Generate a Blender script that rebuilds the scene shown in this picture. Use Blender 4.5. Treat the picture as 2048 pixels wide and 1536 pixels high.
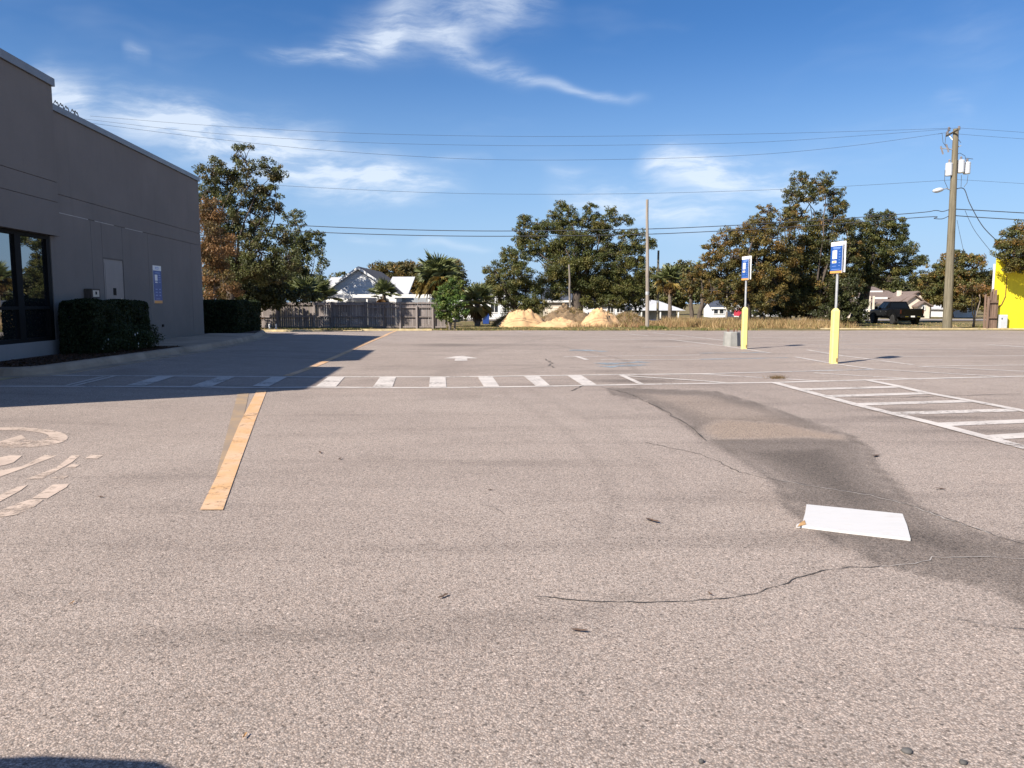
import bpy, math, random
import numpy as np
from mathutils import Vector, Matrix

for o in list(bpy.data.objects):
    bpy.data.objects.remove(o)
scene = bpy.context.scene
COL = scene.collection
R = math.radians

# ------------------------------------------------------------------ camera
F = 1539.0                      # focal length in photo pixels (2048 wide)
HC = 1.5                        # eye height
PITCH = math.atan(162.0 / F)
cam_d = bpy.data.cameras.new('camera')
cam_d.sensor_width = 36.0
cam_d.lens = F / 2048 * 36.0
cam_d.clip_start = 0.05
cam_d.clip_end = 3000
cam = bpy.data.objects.new('camera', cam_d)
COL.objects.link(cam)
cam.location = (0, 0, HC)
cam.rotation_euler = (R(90) - PITCH, 0, 0)
scene.camera = cam

# ------------------------------------------------------------------ light
SUN_EL = R(38.0)
SUN_AZ = math.atan2(-0.74, -0.67)          # compass style: x = sin, y = cos
sun_dir = Vector((math.sin(SUN_AZ) * math.cos(SUN_EL), math.cos(SUN_AZ) * math.cos(SUN_EL), math.sin(SUN_EL)))
sd = bpy.data.lights.new('sun', 'SUN')
sd.energy = 5.0
sd.angle = R(0.53)
sd.color = (1.0, 0.93, 0.83)
so = bpy.data.objects.new('sun', sd)
COL.objects.link(so)
so.location = (-30, -30, 40)
so.rotation_euler = (-sun_dir).to_track_quat('-Z', 'Y').to_euler()

scene.view_settings.view_transform = 'Standard'
scene.view_settings.look = 'None'
scene.view_settings.gamma = 1.0
scene.view_settings.use_curve_mapping = False
scene.view_settings.exposure = 0.86
scene.cycles.max_bounces = 5
scene.cycles.diffuse_bounces = 3
scene.cycles.glossy_bounces = 2
scene.cycles.transmission_bounces = 2
scene.cycles.transparent_max_bounces = 6
scene.cycles.caustics_reflective = False
scene.cycles.caustics_refractive = False


class NT:
    """small helper round a node tree"""
    def __init__(self, tree):
        self.t = tree
        self.n = tree.nodes
        self.l = tree.links

    def new(self, typ, **kw):
        nd = self.n.new(typ)
        for k, v in kw.items():
            setattr(nd, k, v)
        return nd

    def put(self, sock, v):
        if isinstance(v, bpy.types.NodeSocket):
            self.l.new(v, sock)
        else:
            sock.default_value = v

    def math(self, op, a, b=None, c=None, clamp=False):
        nd = self.new('ShaderNodeMath', operation=op)
        nd.use_clamp = clamp
        self.put(nd.inputs[0], a)
        if b is not None:
            self.put(nd.inputs[1], b)
        if c is not None:
            self.put(nd.inputs[2], c)
        return nd.outputs[0]

    def mix(self, fac, a, b, mode='MIX'):
        nd = self.new('ShaderNodeMix', data_type='RGBA', blend_type=mode)
        self.put(nd.inputs[0], fac)
        for s, v in ((nd.inputs[6], a), (nd.inputs[7], b)):
            if isinstance(v, tuple) and len(v) == 3:
                v = v + (1,)
            self.put(s, v)
        return nd.outputs[2]

    def noise(self, vec, scale, detail=4, rough=0.55, dist=0.0, out='Fac'):
        nd = self.new('ShaderNodeTexNoise')
        if vec is not None:
            self.l.new(vec, nd.inputs['Vector'])
        nd.inputs['Scale'].default_value = scale
        nd.inputs['Detail'].default_value = detail
        nd.inputs['Roughness'].default_value = rough
        nd.inputs['Distortion'].default_value = dist
        return nd.outputs[out]

    def smooth(self, v, lo, hi):
        nd = self.new('ShaderNodeMapRange', interpolation_type='SMOOTHSTEP')
        self.put(nd.inputs[0], v)
        nd.inputs[1].default_value = lo
        nd.inputs[2].default_value = hi
        return nd.outputs[0]

    def mapping(self, vec, loc=(0, 0, 0), rot=(0, 0, 0), sc=(1, 1, 1)):
        nd = self.new('ShaderNodeMapping')
        self.l.new(vec, nd.inputs[0])
        nd.inputs[1].default_value = loc
        nd.inputs[2].default_value = rot
        nd.inputs[3].default_value = sc
        return nd.outputs[0]


# ------------------------------------------------------------------ pixel <-> world helpers
_cp, _sp = math.cos(PITCH), math.sin(PITCH)


def ray(px, py):
    a = (px - 1024) / F
    b = (768 - py) / F
    return Vector((a, _cp + b * _sp, -_sp + b * _cp))


def P(px, py, y):
    d = ray(px, py)
    t = y / d.y
    return Vector((d.x * t, y, HC + d.z * t))


def sst(t):
    t = np.clip(t, 0, 1)
    return t * t * (3 - 2 * t)


def gz(x, y):
    return 0.15 * np.clip((-4.5 - x) / 4.3, 0, 1) * np.clip((46 - y) / 8, 0, 1) - 0.3 * sst((y - 25) / 35)


def G(px, py, dz=0.0):
    d = ray(px, py)
    z = 0.0
    for _ in range(12):
        t = (z + dz - HC) / d.z
        x, y = d.x * t, d.y * t
        z = float(gz(x, y))
    return Vector((x, y, z + dz))


def on(px, y):
    """ground point below pixel column px at depth y"""
    x = (px - 1024) / F * y
    x = x * 1.0
    return Vector((x, y, float(gz(x, y))))


def dirang(px, py):
    d = ray(px, py).normalized()
    return math.atan2(d.x, d.y), math.asin(d.z)


# ------------------------------------------------------------------ world: sky with thin cirrus
w = bpy.data.worlds.new('World')
scene.world = w
w.use_nodes = True
w.cycles.sampling_method = 'MANUAL'
w.cycles.sample_map_resolution = 256
T = NT(w.node_tree)
T.n.clear()
out = T.new('ShaderNodeOutputWorld')
bg = T.new('ShaderNodeBackground')
bg.inputs[1].default_value = 0.065
T.l.new(bg.outputs[0], out.inputs[0])
sky = T.new('ShaderNodeTexSky', sky_type='NISHITA')
sky.sun_disc = False
sky.sun_elevation = SUN_EL
sky.sun_rotation = SUN_AZ
sky.altitude = 0
sky.air_density = 1.1
sky.dust_density = 0.25
sky.ozone_density = 4.0
tc = T.new('ShaderNodeTexCoord')
sep = T.new('ShaderNodeSeparateXYZ')
T.l.new(tc.outputs['Generated'], sep.inputs[0])
az = T.math('ARCTAN2', sep.outputs[0], sep.outputs[1])
el = T.math('ARCSINE', sep.outputs[2])
cmb = T.new('ShaderNodeCombineXYZ')
T.put(cmb.inputs[0], az)
T.put(cmb.inputs[1], el)
ang = cmb.outputs[0]
# gentle distortion, and two shared grain noises for the cirrus
dn = T.new('ShaderNodeTexNoise')
dn.inputs['Scale'].default_value = 6.0
dn.inputs['Detail'].default_value = 3
dn.inputs['Roughness'].default_value = 0.5
T.l.new(ang, dn.inputs['Vector'])
vs = T.new('ShaderNodeVectorMath', operation='SUBTRACT')
T.l.new(dn.outputs['Color'], vs.inputs[0])
vs.inputs[1].default_value = (0.5, 0.5, 0.5)
vm = T.new('ShaderNodeVectorMath', operation='MULTIPLY_ADD')
T.l.new(vs.outputs[0], vm.inputs[0])
vm.inputs[1].default_value = (0.09, 0.06, 0)
T.l.new(ang, vm.inputs[2])
wang = vm.outputs[0]
grainA = T.smooth(T.noise(T.mapping(wang, rot=(0, 0, 0.22), sc=(2.6, 11.0, 1)), 3.4, 7, 0.62), 0.34, 0.70)
grainB = T.smooth(T.noise(T.mapping(wang, rot=(0, 0, -0.25), sc=(2.6, 11.0, 1), loc=(3, 1, 0)), 3.4, 7, 0.62), 0.34, 0.70)


def streak(p0, p1, wdt, amp, soft=0.25):
    """one band of cirrus between two sky directions"""
    a0, e0 = dirang(*p0)
    a1, e1 = dirang(*p1)
    L = math.hypot(a1 - a0, e1 - e0)
    th = math.atan2(e1 - e0, a1 - a0)
    m = T.new('ShaderNodeMapping', vector_type='TEXTURE')
    T.l.new(wang, m.inputs[0])
    m.inputs[1].default_value = (a0, e0, 0)
    m.inputs[2].default_value = (0, 0, th)
    m.inputs[3].default_value = (L, wdt / F, 1)
    s = T.new('ShaderNodeSeparateXYZ')
    T.l.new(m.outputs[0], s.inputs[0])
    across = T.math('POWER', 2.718, T.math('MULTIPLY', T.math('MULTIPLY', s.outputs[1], s.outputs[1]), -1.0))
    along = T.math('MULTIPLY', T.smooth(s.outputs[0], -soft, soft), T.smooth(s.outputs[0], 1 + soft, 1 - soft))
    g = grainA if th < 0 else grainB
    return T.math('MULTIPLY', T.math('MULTIPLY', across, along), T.math('MULTIPLY', T.math('MULTIPLY_ADD', g, 0.85, 0.15), amp))


streaks = [((75, 155), (190, 215), 34, 1.2), ((200, 225), (420, 270), 40, 1.15), ((330, 270), (640, 310), 40, 1.2), ((480, 320), (830, 370), 36, 1.1),
           ((690, 350), (910, 378), 20, 0.9), ((640, 385), (850, 405), 12, 0.5), ((540, 112), (720, 118), 14, 0.75), ((660, 105), (800, 70), 22, 0.9), ((740, 60), (1060, 5), 40, 0.9), ((780, 10), (930, 100), 30, 0.65),
           ((900, 100), (1060, 150), 16, 0.6), ((1020, 145), (1240, 195), 8, 0.6), ((1290, 330), (1420, 348), 26, 1.3), ((1380, 350), (1620, 378), 36, 1.2),
           ((1140, 395), (1440, 435), 34, 0.95), ((270, 118), (320, 132), 14, 0.45), ((1100, 350), (1180, 353), 8, 0.4), ((880, 325), (970, 335), 10, 0.25),
           ((700, 470), (800, 476), 7, 0.45), ((850, 485), (960, 495), 7, 0.35), ((1560, 330), (1950, 260), 40, 0.13), ((1860, 200), (1950, 230), 18, 0.18), ((1890, 40), (2030, 130), 60, 0.08)]
tot = None
for s_ in streaks:
    v_ = streak(*s_)
    tot = v_ if tot is None else T.math('ADD', tot, v_)
# faint high veil everywhere; unseen out-of-view clouds added to warm the shade
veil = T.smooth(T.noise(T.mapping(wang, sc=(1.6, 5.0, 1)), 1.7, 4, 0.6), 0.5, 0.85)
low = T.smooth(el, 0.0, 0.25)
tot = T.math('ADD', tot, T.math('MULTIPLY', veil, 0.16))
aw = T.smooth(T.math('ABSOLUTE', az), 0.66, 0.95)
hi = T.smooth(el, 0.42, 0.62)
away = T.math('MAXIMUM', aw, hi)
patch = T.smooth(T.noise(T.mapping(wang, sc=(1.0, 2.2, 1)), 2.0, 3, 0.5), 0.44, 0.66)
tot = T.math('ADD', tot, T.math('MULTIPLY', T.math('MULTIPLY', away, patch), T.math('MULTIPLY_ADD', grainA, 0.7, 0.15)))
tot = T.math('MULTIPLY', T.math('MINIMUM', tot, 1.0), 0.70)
hs = T.new('ShaderNodeHueSaturation')
hs.inputs['Saturation'].default_value = 1.18
hs.inputs['Value'].default_value = 0.98
T.l.new(T.mix(1.0, sky.outputs[0], (0.86, 0.90, 1.06), 'MULTIPLY'), hs.inputs['Color'])
# pale blue haze low over the horizon, the same in every direction
hz = T.math('MULTIPLY', T.smooth(el, 0.34, -0.04), 0.85)
skyb = T.mix(hz, hs.outputs[0], (3.5, 5.4, 8.1))
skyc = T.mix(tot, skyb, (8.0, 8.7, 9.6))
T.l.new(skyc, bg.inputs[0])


# ------------------------------------------------------------------ materials
MATS = {}


def base_mat(name):
    m = bpy.data.materials.new(name)
    m.use_nodes = True
    t = NT(m.node_tree)
    b = t.n['Principled BSDF']
    return m, t, b


def simple(name, col, rough=0.6, metal=0.0, var=0.12, scale=3.0, bump=0.0, bscale=40.0, spec=None, dirt=None, stretch=(1, 1, 1)):
    m, t, b = base_mat(name)
    tcn = t.new('ShaderNodeTexCoord')
    vec = t.mapping(tcn.outputs['Object'], sc=stretch)
    n = t.noise(vec, scale, 6, 0.6)
    lo = tuple(c * (1 - var) for c in col)
    hi = tuple(min(1, c * (1 + var)) for c in col)
    c = t.mix(t.smooth(n, 0.3, 0.7), lo, hi)
    if dirt:
        dcol, amt, dsc = dirt
        dnz = t.smooth(t.noise(vec, dsc, 8, 0.65), 0.5, 0.75)
        c = t.mix(t.math('MULTIPLY', dnz, amt), c, dcol)
    t.l.new(c, b.inputs['Base Color'])
    b.inputs['Roughness'].default_value = rough
    b.inputs['Metallic'].default_value = metal
    if spec is not None:
        b.inputs['Specular IOR Level'].default_value = spec
    if bump:
        bp = t.new('ShaderNodeBump')
        bp.inputs['Strength'].default_value = bump
        bp.inputs['Distance'].default_value = 0.01
        t.l.new(t.noise(vec, bscale, 5, 0.6), bp.inputs['Height'])
        t.l.new(bp.outputs[0], b.inputs['Normal'])
    MATS[name] = m
    return m


def asphalt_mat():
    m, t, b = base_mat('asphalt')
    tcn = t.new('ShaderNodeTexCoord')
    v = tcn.outputs['Object']
    big = t.noise(v, 0.16, 5, 0.6)
    mid = t.noise(v, 1.3, 6, 0.62)
    c = t.mix(t.smooth(big, 0.3, 0.7), (0.322, 0.272, 0.236), (0.378, 0.324, 0.283))
    c = t.mix(t.math('MULTIPLY', t.smooth(mid, 0.45, 0.75), 0.28), c, (0.215, 0.178, 0.153))
    blot = t.noise(v, 0.55, 4, 0.55)
    c = t.mix(t.math('MULTIPLY', t.smooth(blot, 0.50, 0.72), 0.30), c, (0.20, 0.168, 0.146))
    c = t.mix(t.math('MULTIPLY', t.smooth(blot, 0.46, 0.26), 0.30), c, (0.42, 0.35, 0.30))
    # long faint drag / tyre streaks
    st = t.noise(t.mapping(v, rot=(0, 0, 0.5), sc=(0.18, 2.2, 1)), 0.9, 6, 0.6)
    c = t.mix(t.math('MULTIPLY', t.smooth(st, 0.50, 0.74), 0.45), c, (0.19, 0.16, 0.14))
    # attribute-driven stains and sand
    at = t.new('ShaderNodeAttribute')
    at.attribute_name = 'stain'
    sp = t.new('ShaderNodeSeparateColor')
    t.l.new(at.outputs['Color'], sp.inputs[0])
    edge = t.noise(v, 5.0, 5, 0.6)
    ds = t.math('ADD', sp.outputs[0], t.math('MULTIPLY', t.math('SUBTRACT', edge, 0.5), 0.35))
    patchy = t.math('MULTIPLY_ADD', t.smooth(ds, 0.05, 0.55), 0.75, 0.25)
    dsm = t.math('MULTIPLY', patchy, sp.outputs[0])
    c = t.mix(t.math('MULTIPLY', dsm, 0.86), c, (0.095, 0.080, 0.068))
    c = t.mix(t.math('MULTIPLY', sp.outputs[1], 0.75), c, (0.30, 0.235, 0.18))
    # aggregate: stones in dark binder
    vo = t.new('ShaderNodeTexVoronoi')
    vo.inputs['Scale'].default_value = 125.0
    t.l.new(v, vo.inputs['Vector'])
    hsv = t.new('ShaderNodeSeparateColor')
    t.l.new(vo.outputs['Color'], hsv.inputs[0])
    stone = t.smooth(hsv.outputs[0], 0.0, 1.0)
    gain = t.math('MULTIPLY_ADD', stone, 0.60, 0.69)
    gap = t.smooth(vo.outputs['Distance'], 0.62, 0.30)
    gain = t.math('MULTIPLY', gain, t.math('MULTIPLY_ADD', gap, 0.36, 0.70))
    vo2 = t.new('ShaderNodeTexVoronoi')
    vo2.inputs['Scale'].default_value = 48.0
    t.l.new(v, vo2.inputs['Vector'])
    h2 = t.new('ShaderNodeSeparateColor')
    t.l.new(vo2.outputs['Color'], h2.inputs[0])
    pale = t.math('MULTIPLY', t.smooth(h2.outputs[1], 0.80, 0.90), t.smooth(vo2.outputs['Distance'], 0.42, 0.28))
    dark = t.math('MULTIPLY', t.smooth(h2.outputs[2], 0.84, 0.92), t.smooth(vo2.outputs['Distance'], 0.44, 0.30))
    fine = t.noise(v, 38.0, 5, 0.75)
    gain = t.math('MULTIPLY', gain, t.math('MULTIPLY_ADD', fine, 0.7, 0.70))
    gain = t.math('MULTIPLY', gain, t.math('MULTIPLY_ADD', pale, 0.42, 1.0))
    gain = t.math('MULTIPLY', gain, t.math('MULTIPLY_ADD', dark, -0.45, 1.0))
    vmul = t.new('ShaderNodeVectorMath', operation='SCALE')
    t.l.new(c, vmul.inputs[0])
    t.l.new(gain, vmul.inputs['Scale'])
    # slight warm / cool difference between stones
    tint = t.mix(hsv.outputs[1], (1.06, 0.98, 0.93), (0.99, 0.985, 0.99))
    c = t.mix(1.0, vmul.outputs[0], tint, 'MULTIPLY')
    t.l.new(c, b.inputs['Base Color'])
    b.inputs['Roughness'].default_value = 0.88
    b.inputs['Specular IOR Level'].default_value = 0.25
    bp = t.new('ShaderNodeBump')
    bp.inputs['Strength'].default_value = 0.5
    bp.inputs['Distance'].default_value = 0.004
    hgt = t.math('ADD', t.math('MULTIPLY', gap, 0.7), t.math('MULTIPLY', fine, 0.8))
    t.l.new(hgt, bp.inputs['Height'])
    t.l.new(bp.outputs[0], b.inputs['Normal'])
    MATS['asphalt'] = m


def paint_mat(name, col, wear=0.35, rough=0.7, col2=None, wscale=14.0, amt=1.0):
    """road paint; where it has worn away the surface below shows"""
    m, t, b = base_mat(name)
    tcn = t.new('ShaderNodeTexCoord')
    v = tcn.outputs['Object']
    n = t.noise(v, 2.2, 6, 0.6)
    c2 = col2 if col2 else tuple(x * 0.82 for x in col)
    c = t.mix(t.smooth(n, 0.35, 0.65), col, c2)
    g = t.noise(v, 42, 4, 0.7)
    c = t.mix(t.math('MULTIPLY', t.smooth(g, 0.45, 0.75), 0.22), c, (0.2, 0.17, 0.15))
    t.l.new(c, b.inputs['Base Color'])
    b.inputs['Roughness'].default_value = rough
    b.inputs['Specular IOR Level'].default_value = 0.3
    wn = t.math('ADD', t.math('MULTIPLY', t.noise(v, wscale, 7, 0.75), 0.6), t.math('MULTIPLY', t.noise(v, 1.2, 4, 0.6), 0.4))
    hole = t.math('MULTIPLY', t.smooth(wn, 0.68 - wear * 0.4, 0.84 - wear * 0.4), amt)
    tr = t.new('ShaderNodeBsdfTransparent')
    mx = t.new('ShaderNodeMixShader')
    t.l.new(hole, mx.inputs[0])
    t.l.new(b.outputs[0], mx.inputs[1])
    t.l.new(tr.outputs[0], mx.inputs[2])
    t.l.new(mx.outputs[0], t.n['Material Output'].inputs[0])
    MATS[name] = m


def leaf_mat(name, gloss=0.35, trans=0.22):
    """leaves take their own colour from the mesh attribute 'tint'"""
    m, t, b = base_mat(name)
    at = t.new('ShaderNodeAttribute')
    at.attribute_name = 'tint'
    t.l.new(at.outputs['Color'], b.inputs['Base Color'])
    b.inputs['Roughness'].default_value = 0.55
    b.inputs['Specular IOR Level'].default_value = gloss
    tl = t.new('ShaderNodeBsdfTranslucent')
    t.l.new(t.mix(0.5, at.outputs['Color'], (0.12, 0.12, 0.02), 'ADD'), tl.inputs[0])
    mx = t.new('ShaderNodeMixShader')
    mx.inputs[0].default_value = trans
    t.l.new(b.outputs[0], mx.inputs[1])
    t.l.new(tl.outputs[0], mx.inputs[2])
    t.l.new(mx.outputs[0], t.n['Material Output'].inputs[0])
    MATS[name] = m


def wood_mat(name, c1, c2, vertical=True, scale=1.0):
    m, t, b = base_mat(name)
    tcn = t.new('ShaderNodeTexCoord')
    oi = t.new('ShaderNodeObjectInfo')
    v0 = t.new('ShaderNodeVectorMath', operation='ADD')
    t.l.new(tcn.outputs['Object'], v0.inputs[0])
    rs = t.new('ShaderNodeVectorMath', operation='SCALE')
    cx = t.new('ShaderNodeCombineXYZ')
    t.l.new(oi.outputs['Random'], cx.inputs[0])
    t.l.new(oi.outputs['Random'], cx.inputs[2])
    t.l.new(cx.outputs[0], rs.inputs[0])
    rs.inputs['Scale'].default_value = 37.0
    t.l.new(rs.outputs[0], v0.inputs[1])
    sc = (14 * scale, 14 * scale, 0.8 * scale) if vertical else (0.8 * scale, 14 * scale, 14 * scale)
    g = t.noise(t.mapping(v0.outputs[0], sc=sc), 1.5, 7, 0.65)
    c = t.mix(t.smooth(g, 0.3, 0.7), c1, c2)
    k = t.math('MULTIPLY_ADD', oi.outputs['Random'], 0.45, 0.75)
    sc2 = t.new('ShaderNodeVectorMath', operation='SCALE')
    t.l.new(c, sc2.inputs[0])
    t.l.new(k, sc2.inputs['Scale'])
    t.l.new(sc2.outputs[0], b.inputs['Base Color'])
    b.inputs['Roughness'].default_value = 0.85
    b.inputs['Specular IOR Level'].default_value = 0.2
    bp = t.new('ShaderNodeBump')
    bp.inputs['Strength'].default_value = 0.4
    bp.inputs['Distance'].default_value = 0.01
    t.l.new(g, bp.inputs['Height'])
    t.l.new(bp.outputs[0], b.inputs['Normal'])
    MATS[name] = m


def ground_mat():
    m, t, b = base_mat('ground')
    tcn = t.new('ShaderNodeTexCoord')
    v = tcn.outputs['Object']
    a = t.noise(v, 0.22, 5, 0.6)
    d = t.noise(v, 2.6, 7, 0.7)
    f = t.noise(t.mapping(v, sc=(1, 1, 1)), 22, 5, 0.75)
    c = t.mix(t.smooth(d, 0.35, 0.65), (0.115, 0.105, 0.040), (0.21, 0.165, 0.085))
    c = t.mix(t.smooth(a, 0.46, 0.60), c, (0.25, 0.19, 0.115))
    c = t.mix(t.math('MULTIPLY', t.smooth(f, 0.42, 0.7), 0.55), c, (0.07, 0.062, 0.028))
    t.l.new(c, b.inputs['Base Color'])
    b.inputs['Roughness'].default_value = 0.95
    b.inputs['Specular IOR Level'].default_value = 0.1
    bp = t.new('ShaderNodeBump')
    bp.inputs['Strength'].default_value = 0.8
    bp.inputs['Distance'].default_value = 0.05
    t.l.new(f, bp.inputs['Height'])
    t.l.new(bp.outputs[0], b.inputs['Normal'])
    MATS['ground'] = m


def glass_mat(name, col=(0.02, 0.025, 0.03), rough=0.02, spec=0.9):
    m, t, b = base_mat(name)
    b.inputs['Base Color'].default_value = col + (1,)
    b.inputs['Roughness'].default_value = rough
    b.inputs['Specular IOR Level'].default_value = spec
    b.inputs['IOR'].default_value = 1.6
    b.inputs['Coat Weight'].default_value = 0.6
    b.inputs['Coat Roughness'].default_value = 0.02
    MATS[name] = m


def stucco_mat(name, col):
    m, t, b = base_mat(name)
    tcn = t.new('ShaderNodeTexCoord')
    v = tcn.outputs['Object']
    n = t.noise(v, 0.5, 6, 0.6)
    s = t.noise(t.mapping(v, sc=(3.0, 3.0, 0.22)), 1.4, 6, 0.6)
    c = t.mix(t.smooth(n, 0.3, 0.7), tuple(x * 0.93 for x in col), tuple(x * 1.07 for x in col))
    c = t.mix(t.math('MULTIPLY', t.smooth(s, 0.5, 0.8), 0.22), c, tuple(x * 0.6 for x in col))
    g = t.noise(v, 60, 5, 0.75)
    c = t.mix(t.math('MULTIPLY', t.smooth(g, 0.35, 0.7), 0.25), c, tuple(x * 0.65 for x in col))
    t.l.new(c, b.inputs['Base Color'])
    b.inputs['Roughness'].default_value = 0.9
    b.inputs['Specular IOR Level'].default_value = 0.2
    bp = t.new('ShaderNodeBump')
    bp.inputs['Strength'].default_value = 0.5
    bp.inputs['Distance'].default_value = 0.008
    t.l.new(g, bp.inputs['Height'])
    t.l.new(bp.outputs[0], b.inputs['Normal'])
    MATS[name] = m


def shingle_mat(name, c1, c2, sc=(3, 3, 8)):
    m, t, b = base_mat(name)
    tcn = t.new('ShaderNodeTexCoord')
    br = t.new('ShaderNodeTexBrick')
    br.inputs['Scale'].default_value = 3.0
    br.inputs['Mortar Size'].default_value = 0.015
    t.l.new(tcn.outputs['Object'], br.inputs['Vector'])
    n = t.noise(tcn.outputs['Object'], 4, 6, 0.7)
    c = t.mix(t.smooth(n, 0.3, 0.7), c1, c2)
    t.l.new(c, b.inputs['Base Color'])
    b.inputs['Roughness'].default_value = 0.9
    MATS[name] = m


def storefront_glass():
    m, t, b = base_mat('glass_dark')
    b.inputs['Base Color'].default_value = (0.012, 0.014, 0.016, 1)
    b.inputs['Roughness'].default_value = 0.01
    gl = t.new('ShaderNodeBsdfGlossy')
    gl.inputs['Color'].default_value = (0.82, 0.88, 0.90, 1)
    gl.inputs['Roughness'].default_value = 0.012
    mx = t.new('ShaderNodeMixShader')
    mx.inputs[0].default_value = 0.30
    t.l.new(b.outputs[0], mx.inputs[1])
    t.l.new(gl.outputs[0], mx.inputs[2])
    t.l.new(mx.outputs[0], t.n['Material Output'].inputs[0])
    MATS['glass_dark'] = m


asphalt_mat()
ground_mat()
paint_mat('paint_white', (0.59, 0.53, 0.48), 0.44)
paint_mat('paint_white_thin', (0.58, 0.52, 0.48), 0.46)
paint_mat('paint_orange', (0.60, 0.40, 0.255), 0.42, col2=(0.58, 0.34, 0.16))
paint_mat('paint_orange_old', (0.36, 0.25, 0.15), 0.10, col2=(0.27, 0.205, 0.15), amt=0.6)
paint_mat('paint_cream', (0.56, 0.44, 0.355), 0.52)
paint_mat('paint_blue', (0.30, 0.36, 0.40), 0.62)
paint_mat('crack_dark', (0.05, 0.042, 0.036), 0.42, col2=(0.09, 0.075, 0.06), wscale=8.0)
paint_mat('crack_pale', (0.42, 0.37, 0.33), 0.45, wscale=8.0)
leaf_mat('leaf')
leaf_mat('leaf_dull', 0.15, 0.15)
simple('bark', (0.085, 0.066, 0.052), 0.95, var=0.4, scale=6, bump=0.8, bscale=14, stretch=(3, 3, 0.6))
simple('bark_pale', (0.21, 0.175, 0.15), 0.95, var=0.3, scale=6, bump=0.6, bscale=14, stretch=(3, 3, 0.6))
simple('palm_trunk', (0.15, 0.12, 0.095), 0.95, var=0.4, scale=5, bump=1.0, bscale=9, stretch=(1, 1, 3))
stucco_mat('stucco', (0.208, 0.190, 0.176))
stucco_mat('stucco_joint', (0.150, 0.138, 0.128))
stucco_mat('stucco_base', (0.24, 0.24, 0.245))
simple('coping', (0.20, 0.20, 0.205), 0.45, 0.2, var=0.08)
simple('frame_black', (0.008, 0.008, 0.008), 0.7, var=0.2, spec=0.15)
simple('door_grey', (0.23, 0.212, 0.205), 0.5, var=0.05)
simple('steel', (0.46, 0.46, 0.45), 0.4, 0.85, var=0.1)
simple('galv', (0.50, 0.50, 0.49), 0.5, 0.6, var=0.15, scale=8)
simple('concrete', (0.33, 0.26, 0.195), 0.9, var=0.2, scale=1.6, bump=0.5, bscale=60, dirt=((0.15, 0.12, 0.09), 0.6, 1.2))
simple('concrete_pale', (0.40, 0.385, 0.36), 0.9, var=0.14, scale=4, bump=0.4, bscale=40, dirt=((0.2, 0.18, 0.16), 0.5, 3.0))
simple('concrete_grey', (0.25, 0.245, 0.225), 0.9, var=0.14, scale=4, bump=0.4, bscale=40, dirt=((0.15, 0.14, 0.12), 0.5, 3.0))
simple('mulch', (0.052, 0.028, 0.020), 1.0, var=0.6, scale=16, bump=1.0, bscale=30)
simple('interior', (0.05, 0.05, 0.055), 0.9)
simple('soil', (0.17, 0.12, 0.08), 1.0, var=0.4, scale=2, bump=0.8, bscale=12)
simple('mound_earth', (0.17, 0.115, 0.065), 1.0, var=0.35, scale=3, bump=1.0, bscale=8)
simple('sand', (0.52, 0.33, 0.17), 1.0, var=0.18, scale=1.3, bump=1.0, bscale=5, dirt=((0.30, 0.18, 0.09), 0.55, 1.1))
simple('yellow_sleeve', (0.80, 0.64, 0.22), 0.5, var=0.05, scale=4, dirt=((0.35, 0.22, 0.07), 0.35, 6.0))
simple('yellow_wall', (0.80, 0.66, 0.02), 0.7, var=0.05, scale=2.0, bump=0.3, bscale=30, dirt=((0.62, 0.47, 0.02), 0.45, 1.4), stretch=(2.5, 2.5, 0.5))
simple('yellow_curb', (0.40, 0.31, 0.16), 0.9, var=0.3, scale=4, dirt=((0.27, 0.23, 0.18), 0.9, 2.0))
simple('white_paint', (0.74, 0.73, 0.70), 0.6, var=0.05, scale=2, dirt=((0.5, 0.47, 0.43), 0.4, 3.0))
simple('white_board', (0.56, 0.54, 0.52), 0.6, var=0.04, scale=3, dirt=((0.42, 0.36, 0.31), 0.6, 3.0), stretch=(1, 3, 1))
simple('sign_white', (0.80, 0.80, 0.79), 0.4, var=0.03)
simple('sign_blue', (0.018, 0.080, 0.30), 0.4, var=0.06)
simple('sign_blue_dark', (0.015, 0.06, 0.25), 0.4, var=0.06)
simple('sign_blue_pale', (0.18, 0.30, 0.62), 0.4, var=0.06)
simple('sign_orange', (0.72, 0.34, 0.09), 0.45, var=0.06)
simple('siding_white', (0.70, 0.70, 0.70), 0.7, var=0.05, dirt=((0.5, 0.5, 0.48), 0.4, 2.0))
simple('siding_cream', (0.66, 0.58, 0.47), 0.7, var=0.06, dirt=((0.45, 0.4, 0.33), 0.4, 2.0))
simple('siding_grey', (0.30, 0.315, 0.33), 0.7, var=0.06)
simple('roof_dark', (0.075, 0.07, 0.075), 0.9, var=0.2, scale=5)
simple('roof_blue', (0.055, 0.065, 0.09), 0.8, var=0.2, scale=5)
simple('roof_brown', (0.17, 0.125, 0.105), 0.9, var=0.18, scale=5)
simple('roof_pale', (0.46, 0.46, 0.47), 0.8, var=0.1, scale=5)
simple('shade_black', (0.02, 0.02, 0.02), 0.9)
storefront_glass()
glass_mat('glass_house', (0.03, 0.035, 0.04), 0.05, 0.6)
wood_mat('fence_wood', (0.175, 0.148, 0.137), (0.30, 0.258, 0.238))
wood_mat('fence_brown', (0.15, 0.095, 0.068), (0.25, 0.17, 0.125))
wood_mat('pole_wood', (0.10, 0.085, 0.058), (0.19, 0.165, 0.115), scale=0.7)
wood_mat('pole_grey', (0.17, 0.145, 0.12), (0.29, 0.25, 0.21), scale=0.7)
simple('wire', (0.05, 0.055, 0.065), 0.6)
simple('transformer', (0.58, 0.59, 0.60), 0.45, 0.1, var=0.05)
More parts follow.
